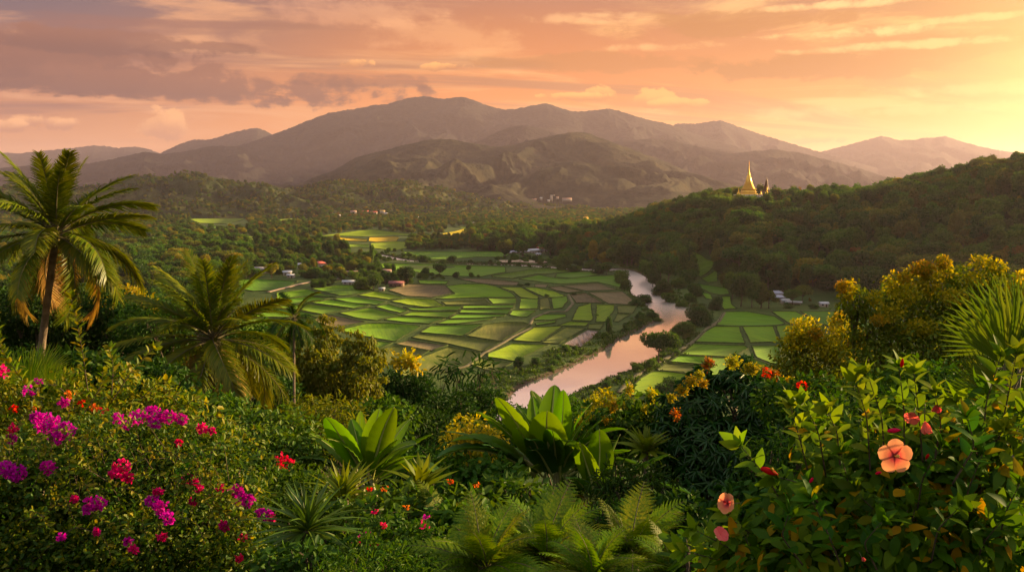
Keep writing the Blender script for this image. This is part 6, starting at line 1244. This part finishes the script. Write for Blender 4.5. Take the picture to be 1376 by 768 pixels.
bush('flowering_shrub', 'round orange-headed bush on the river side of the yellow-tipped shrubs', 'flowering shrub', (812, 26), [(812, 535, 26, 14, 14), (800, 548, 26, 16, 14), (826, 548, 26, 14, 12)], LM['golden'], 7, 1.3, LF_OVAL, 126)
# -- golden trees, right
bush('flowering_tree', 'golden flowering tree with two bright plumes beside the right fields', 'tree', (1095, 38), [(1072, 462, 38, 24, 22), (1100, 490, 38, 48, 34), (1140, 485, 38, 30, 34), (1062, 505, 37, 30, 34), (1120, 530, 36, 60, 36)], LM['lime'], 5.8, 1.25, LF_OVAL, 131, None, [('golden_foliage', LM['golden'], [(1082, 442, 37.5, 20, 16), (1098, 455, 37, 18, 14), (1126, 440, 37.5, 13, 20), (1142, 452, 37, 18, 16), (1112, 468, 36.6, 20, 12), (1160, 462, 37.5, 14, 12), (1128, 475, 36.4, 22, 12), (1068, 455, 37.4, 12, 14)], 5, 1.5, LF_OVAL, dict(lumps=.5)), ('flower_cluster', LM['neworange'], [(1128, 428, 37.5, 8, 10), (1150, 460, 36.5, 12, 9), (1096, 448, 36.6, 9, 8)], 3.2, 1.8, LF_OVAL)], trunk=.11, bark=BARK, lumps=.45, depth=.45)
bush('flowering_tree', 'big spreading golden green tree with blossoming tops behind the fan palm', 'tree', (1235, 31), [(1148, 405, 31, 22, 24), (1165, 440, 31, 30, 34), (1215, 430, 31.5, 40, 44), (1262, 420, 31.5, 40, 44), (1310, 400, 31, 42, 36), (1335, 370, 31.6, 22, 18), (1300, 440, 30.6, 50, 40), (1240, 470, 30, 70, 38), (1175, 490, 30, 46, 36), (1345, 420, 30.6, 34, 40), (1195, 400, 32, 22, 22), (1285, 372, 32, 18, 20)], LM['lime'], 6, 1.25, LF_OVAL, 132, None, [('golden_foliage', LM['golden'], [(1140, 390, 30.6, 12, 12), (1205, 380, 31, 16, 16), (1232, 372, 31.2, 16, 14), (1218, 395, 30.4, 20, 12), (1250, 378, 31, 12, 18), (1268, 362, 31.4, 11, 14), (1195, 420, 30, 18, 12), (1320, 352, 31.2, 16, 9), (1340, 358, 31, 12, 8), (1175, 400, 30.2, 10, 10), (1280, 398, 30, 18, 10), (1235, 440, 29.6, 26, 10), (1310, 375, 30.4, 16, 8)], 5, 1.25, LF_OVAL, dict(lumps=.55)), ('flower_cluster', LM['neworange'], [(1132, 385, 30.5, 9, 8), (1240, 360, 31, 16, 10), (1268, 352, 31.3, 9, 9), (1215, 372, 30.8, 9, 7), (1180, 430, 29.6, 11, 7)], 3.2, 1.8, LF_OVAL)], trunk=.14, bark=BARK, lumps=.45, depth=.45, droop=.6)
bush('shrub', 'yellow green bush rising at the right frame edge behind the fan palm', 'shrub', (1400, 26), [(1370, 405, 26, 24, 30), (1390, 440, 26, 40, 60), (1375, 385, 26, 12, 14)], LM['lime'], 9, 1.2, LF_OVAL, 133, None, [('golden_foliage', LM['golden'], [(1368, 388, 25.5, 12, 12), (1376, 375, 25.6, 10, 10)], 8, 1.4, LF_OVAL)])
# -- hollow fillers between the big plants
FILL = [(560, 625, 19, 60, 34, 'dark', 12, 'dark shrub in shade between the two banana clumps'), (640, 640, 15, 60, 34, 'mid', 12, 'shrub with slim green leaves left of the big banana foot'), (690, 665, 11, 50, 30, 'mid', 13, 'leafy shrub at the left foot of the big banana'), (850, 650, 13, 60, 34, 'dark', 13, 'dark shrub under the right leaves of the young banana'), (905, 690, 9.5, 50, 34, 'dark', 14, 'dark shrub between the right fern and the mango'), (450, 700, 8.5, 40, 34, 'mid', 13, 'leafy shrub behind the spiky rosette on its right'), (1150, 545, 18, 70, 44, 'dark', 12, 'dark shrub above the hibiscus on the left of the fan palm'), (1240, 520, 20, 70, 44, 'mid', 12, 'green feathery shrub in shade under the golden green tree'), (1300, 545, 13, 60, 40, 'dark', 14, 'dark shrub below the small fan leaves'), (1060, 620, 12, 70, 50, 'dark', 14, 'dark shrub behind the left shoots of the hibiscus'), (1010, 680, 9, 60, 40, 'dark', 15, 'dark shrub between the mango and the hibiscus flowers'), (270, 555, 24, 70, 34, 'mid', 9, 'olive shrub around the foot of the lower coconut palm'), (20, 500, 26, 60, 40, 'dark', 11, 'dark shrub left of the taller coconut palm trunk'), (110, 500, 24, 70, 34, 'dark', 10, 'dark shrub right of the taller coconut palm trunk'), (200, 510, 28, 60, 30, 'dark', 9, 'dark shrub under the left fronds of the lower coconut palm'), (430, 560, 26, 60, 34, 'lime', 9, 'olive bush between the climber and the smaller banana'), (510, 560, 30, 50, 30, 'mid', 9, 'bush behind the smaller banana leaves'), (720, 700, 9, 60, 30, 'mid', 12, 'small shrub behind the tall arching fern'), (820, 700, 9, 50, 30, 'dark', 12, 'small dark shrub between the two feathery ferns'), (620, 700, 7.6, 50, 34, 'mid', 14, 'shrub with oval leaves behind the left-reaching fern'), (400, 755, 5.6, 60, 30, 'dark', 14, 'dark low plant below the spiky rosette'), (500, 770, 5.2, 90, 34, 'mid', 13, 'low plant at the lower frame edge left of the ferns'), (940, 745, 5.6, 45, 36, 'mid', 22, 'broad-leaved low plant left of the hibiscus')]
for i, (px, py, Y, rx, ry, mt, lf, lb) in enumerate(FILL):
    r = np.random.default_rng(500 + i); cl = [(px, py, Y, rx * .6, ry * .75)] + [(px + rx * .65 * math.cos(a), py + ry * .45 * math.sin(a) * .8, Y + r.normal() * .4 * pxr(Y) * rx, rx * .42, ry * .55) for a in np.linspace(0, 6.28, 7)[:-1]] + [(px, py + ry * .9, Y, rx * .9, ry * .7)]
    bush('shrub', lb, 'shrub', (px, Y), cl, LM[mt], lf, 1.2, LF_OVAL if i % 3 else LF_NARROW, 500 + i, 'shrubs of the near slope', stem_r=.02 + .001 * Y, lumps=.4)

# ------------------------------------------------------------------ hibiscus
PETAL = None
def petal_mat():
    m, g = new_mat('hibiscus_petal'); tc = g.n('ShaderNodeTexCoord'); sp = g.n('ShaderNodeSeparateXYZ'); g.t.links.new(tc.outputs['Object'], sp.inputs[0])
    rr = g.m('SQRT', g.m('ADD', g.m('MULTIPLY', sp.outputs[0], sp.outputs[0]), g.m('MULTIPLY', sp.outputs[1], sp.outputs[1])))
    c = g.ramp(rr, [(0, (.10, .003, .015)), (.16, (.22, .006, .03)), (.30, (.58, .05, .06)), (.46, (.76, .20, .10)), (.7, (.80, .30, .13)), (1, (.84, .38, .16))])
    nz = g.noise(tc.outputs['Object'], 9, 3); c = g.mix(g.m('MULTIPLY', nz, .3), c, (.70, .22, .12))
    p = g.n('ShaderNodeBsdfPrincipled'); g.put(p.inputs['Base Color'], c); p.inputs['Roughness'].default_value = .6; p.inputs['Specular IOR Level'].default_value = .2; t = g.n('ShaderNodeBsdfTranslucent'); g.put(t.inputs[0], c); mx = g.n('ShaderNodeMixShader'); mx.inputs[0].default_value = .4; g.t.links.new(p.outputs[0], mx.inputs[1]); g.t.links.new(t.outputs[0], mx.inputs[2]); finish(g, mx.outputs[0]); return m
PETAL = petal_mat(); PISTIL = plain('pistil_yellow', (.75, .42, .08), .6, 0, .15, 30); PINKP = leaf_mat('pink_petal', [(.78, .22, .20), (.74, .17, .17)], .4, .5, (1.1, .9, .9), .2); BUDM = leaf_mat('red_bud', [(.52, .03, .05), (.46, .04, .06)], .25, .5, None, .25)
def petal_geo(open_=1.0, n=7):
    mb = MB()
    for k in range(5):
        a = k * 1.2566; rows = []
        for i in range(n + 1):
            t = i / n; w = .60 * math.sin(math.pi * min(1, (t * .90 + .06))) ** .55 * (.30 + .78 * t); z = (1 - open_) * t * 1.2 + .12 * math.sin(t * 2.6) * open_ + .02 * math.sin(k + 9 * t)
            x = t * (open_ * .95 + .05) + .02
            for q in (-1, -.5, 0, .5, 1): rows.append((x * (1 - .05 * q * q * t), w * q, z + .05 * abs(q) * t + .035 * math.sin(q * 5 + t * 7 + k) * t + .012 * (k % 2)))
        v = np.array(rows); ca, sa = math.cos(a), math.sin(a); v[:, :2] = v[:, :2] @ np.array([[ca, sa], [-sa, ca]]); idx = (np.arange(n)[:, None] * 5 + np.arange(4)[None]).ravel(); mb.add(v, np.stack([idx, idx + 5, idx + 6, idx + 1], 1))
    return mb
def hibiscus():
    r = np.random.default_rng(99); Y = 3.7
    cl = [(1160, 650, 3.8, 95, 70), (1270, 620, 3.9, 90, 75), (1340, 640, 3.7, 70, 100), (1080, 690, 3.7, 80, 60), (1220, 720, 3.4, 120, 62), (1330, 730, 3.3, 90, 60), (1100, 745, 3.4, 95, 48), (1015, 745, 3.6, 55, 40), (1215, 560, 4.2, 55, 36), (1120, 590, 4.1, 50, 36), (1340, 545, 4.1, 40, 45), (985, 760, 3.7, 45, 34)]
    o = bush('hibiscus', 'large hibiscus bush with peach flowers and glossy leaves in the near corner', 'hibiscus', (1200, Y), cl, LM['hibiscus'], 25, 1.9, LF_BIG, 120, stem_r=.02, lumps=.35, depth=.55, jit=.65, droop=.35, up=.6, inner=.25, dy=.7); O = np.array(o.location)
    tips = [((1060, 690), (1030, 640), (995, 598)), ((1090, 650), (1075, 590), (1062, 545)), ((1110, 640), (1100, 580), (1080, 540)), ((1130, 640), (1125, 580), (1112, 552)), ((1170, 640), (1165, 560), (1150, 512)), ((1190, 630), (1185, 560), (1165, 500)), ((1215, 620), (1215, 550), (1208, 492)), ((1240, 620), (1235, 560), (1228, 500)), ((1255, 620), (1265, 570), (1256, 525)), ((1290, 610), (1295, 570), (1285, 540)), ((1320, 600), (1325, 540), (1345, 478)), ((1340, 600), (1355, 530), (1366, 475)), ((1350, 620), (1365, 580), (1378, 555)), ((1300, 640), (1340, 590), (1350, 575)), ((1040, 740), (1000, 710), (975, 690)), ((1020, 760), (970, 730), (935, 712)), ((1010, 770), (960, 750), (920, 740)), ((1120, 700), (1080, 650), (1045, 640)), ((1170, 700), (1140, 650), (1130, 610)), ((1230, 700), (1240, 640), (1265, 600)), ((1290, 720), (1300, 660), (1320, 610)), ((1200, 740), (1180, 690), (1150, 660)), ((1340, 740), (1350, 690), (1370, 650)), ((1250, 760), (1260, 710), (1290, 680)), ((1130, 760), (1110, 710), (1090, 670)), ((1080, 760), (1050, 720), (1060, 690)), ((1180, 768), (1160, 730), (1185, 700)), ((1310, 768), (1320, 730), (1345, 700)), ((1280, 650), (1310, 600), (1300, 560))]
    for i, p in enumerate(tips):
        y0 = 3.7 - .25 * (i > 16) - .2 * (i > 21); cane(o, LM['shoot'] if i < 17 else LM['hibiscus'], O, [(a, b, y0 - .06 * k) for k, (a, b) in enumerate(p)], .082, .032, r, .0045, 1.1, LF_BIG)
    FL = petal_geo(1.0).mesh('flower', True); FC = petal_geo(.86).mesh('flower', True); FD = petal_geo(.18).mesh('flower', True)
    for me in (FL, FC, FD): me.materials.append(None)
    def flower(px, py, Yf, rpx, facing, me, mat, label=None, pistil=True, spin=0.0):
        f = bpy.data.objects.new('flower', me); COL.objects.link(f); f.parent = o; f.material_slots[0].link = 'OBJECT'; f.material_slots[0].material = mat
        z = Vector(facing).normalized(); x = Vector((math.cos(spin), 0.1, math.sin(spin))); x = (x - z * x.dot(z)).normalized(); y = z.cross(x); s = rpx * pxr(Yf)
        f.matrix_local = Matrix.Translation(Vector(at(px, py, Yf) - O)) @ Matrix((x, y, z)).transposed().to_4x4() @ Matrix.Scale(s, 4)
        if label: f['label'] = label
        if pistil:
            m = MB(); m.tube([(0, 0, -.1), (.03, .02, .3), (.10, .03, .62)], [.045, .035, .03], 7)
            for k in range(14):
                a = k * 2.4; c = np.array((.06 + .05 * (k / 14), .025, .36 + .28 * k / 14)); m.tube([c, c + np.array((math.cos(a) * .09, math.sin(a) * .09, .04))], [.012, .022], 5)
            part('pistil', m, PISTIL if me is FL else BUDM, f)
        st = MB(); st.tube([(0, 0, -.05), (.1, .05, -.7), (.3, .1, -1.5)], [.06, .045, .04], 6); part('flower_stalk', st, STEM, f)
    flower(1202, 612, 3.12, 24, (-.05, -1, .12), FL, PETAL, 'wide open peach flower with dark red centre', spin=R(90))
    flower(978, 676, 3.35, 17, (-.75, -.5, .35), FC, PETAL, 'half open peach flower on the bush edge', spin=R(30))
    flower(968, 718, 3.2, 13, (.3, -.6, .75), FC, PINKP, 'pink half closed flower', False, .4); flower(1243, 566, 3.55, 16, (.1, -.35, -.9), FD, PINKP, 'drooping pink flower', False, .2); flower(1226, 560, 3.6, 12, (-.5, -.6, -.3), FC, PINKP, None, False, 1.2); flower(1252, 552, 3.62, 12, (.7, -.4, .5), FD, PINKP, None, False, 2.0)
    flower(1158, 748, 3.0, 6, (.2, -.7, -.3), FD, PETAL, None, False)
    for (px, py, rp, d) in [(1032, 632, 11, (.8, -.3, -.25)), (1200, 578, 8, (.6, -.4, .2)), (1246, 613, 5, (0, -.5, .8)), (1212, 488, 6, (0, -.2, 1)), (1180, 635, 5, (.3, -.6, .4)), (1056, 720, 6, (-.3, -.5, .7)), (1336, 672, 6, (.2, -.5, .7)), (1090, 645, 5, (.2, -.4, .8)), (1290, 590, 5, (-.2, -.4, .8))]:
        m = MB(); m.lathe([(0, -1.0), (.22, -.85), (.36, -.4), (.42, .1), (.36, .6), (.2, 1.0), (.04, 1.3), (0, 1.32)], 9); b = part('bud', m, BUDM, o, True); z = Vector(d).normalized(); x = z.orthogonal().normalized(); b.matrix_local = Matrix.Translation(Vector(at(px, py, 3.3) - O)) @ Matrix((x, z.cross(x), z)).transposed().to_4x4() @ Matrix.Scale(rp * pxr(3.3), 4)
hibiscus()

# ------------------------------------------------------------------ ground cover on the slope
def undergrowth():
    r = np.random.default_rng(66); mb = MB(); n = 26000; Y = 8.0 * (24) ** r.random(n); a = (r.random(n) - .5) * 1.9; X = a * np.maximum(Y, 5); Z = ground_z(X, Y); s = .03 * Y ** .85; tall = .6 + 1.1 * np.clip(fbm(X / s / 9, Y / s / 9, 12, 3) + .4, 0, 1)
    for k in range(3):
        P = np.stack([X + r.normal(size=n) * s, Y + r.normal(size=n) * s, Z + s * r.random(n) * tall], 1); mb.inst(LF_OVAL, P, unit(r.normal(size=(n, 3)) * .8 + (0, 0, .5)), unit(r.normal(size=(n, 3)) * .6 + (0, 0, .8)), s * (1.0 + .9 * r.random(n)))
    tag(link('undergrowth', mb.mesh('undergrowth'), LM['mid']), 'dense low green undergrowth covering the steep near slope', None, None, 'stuff')
undergrowth()
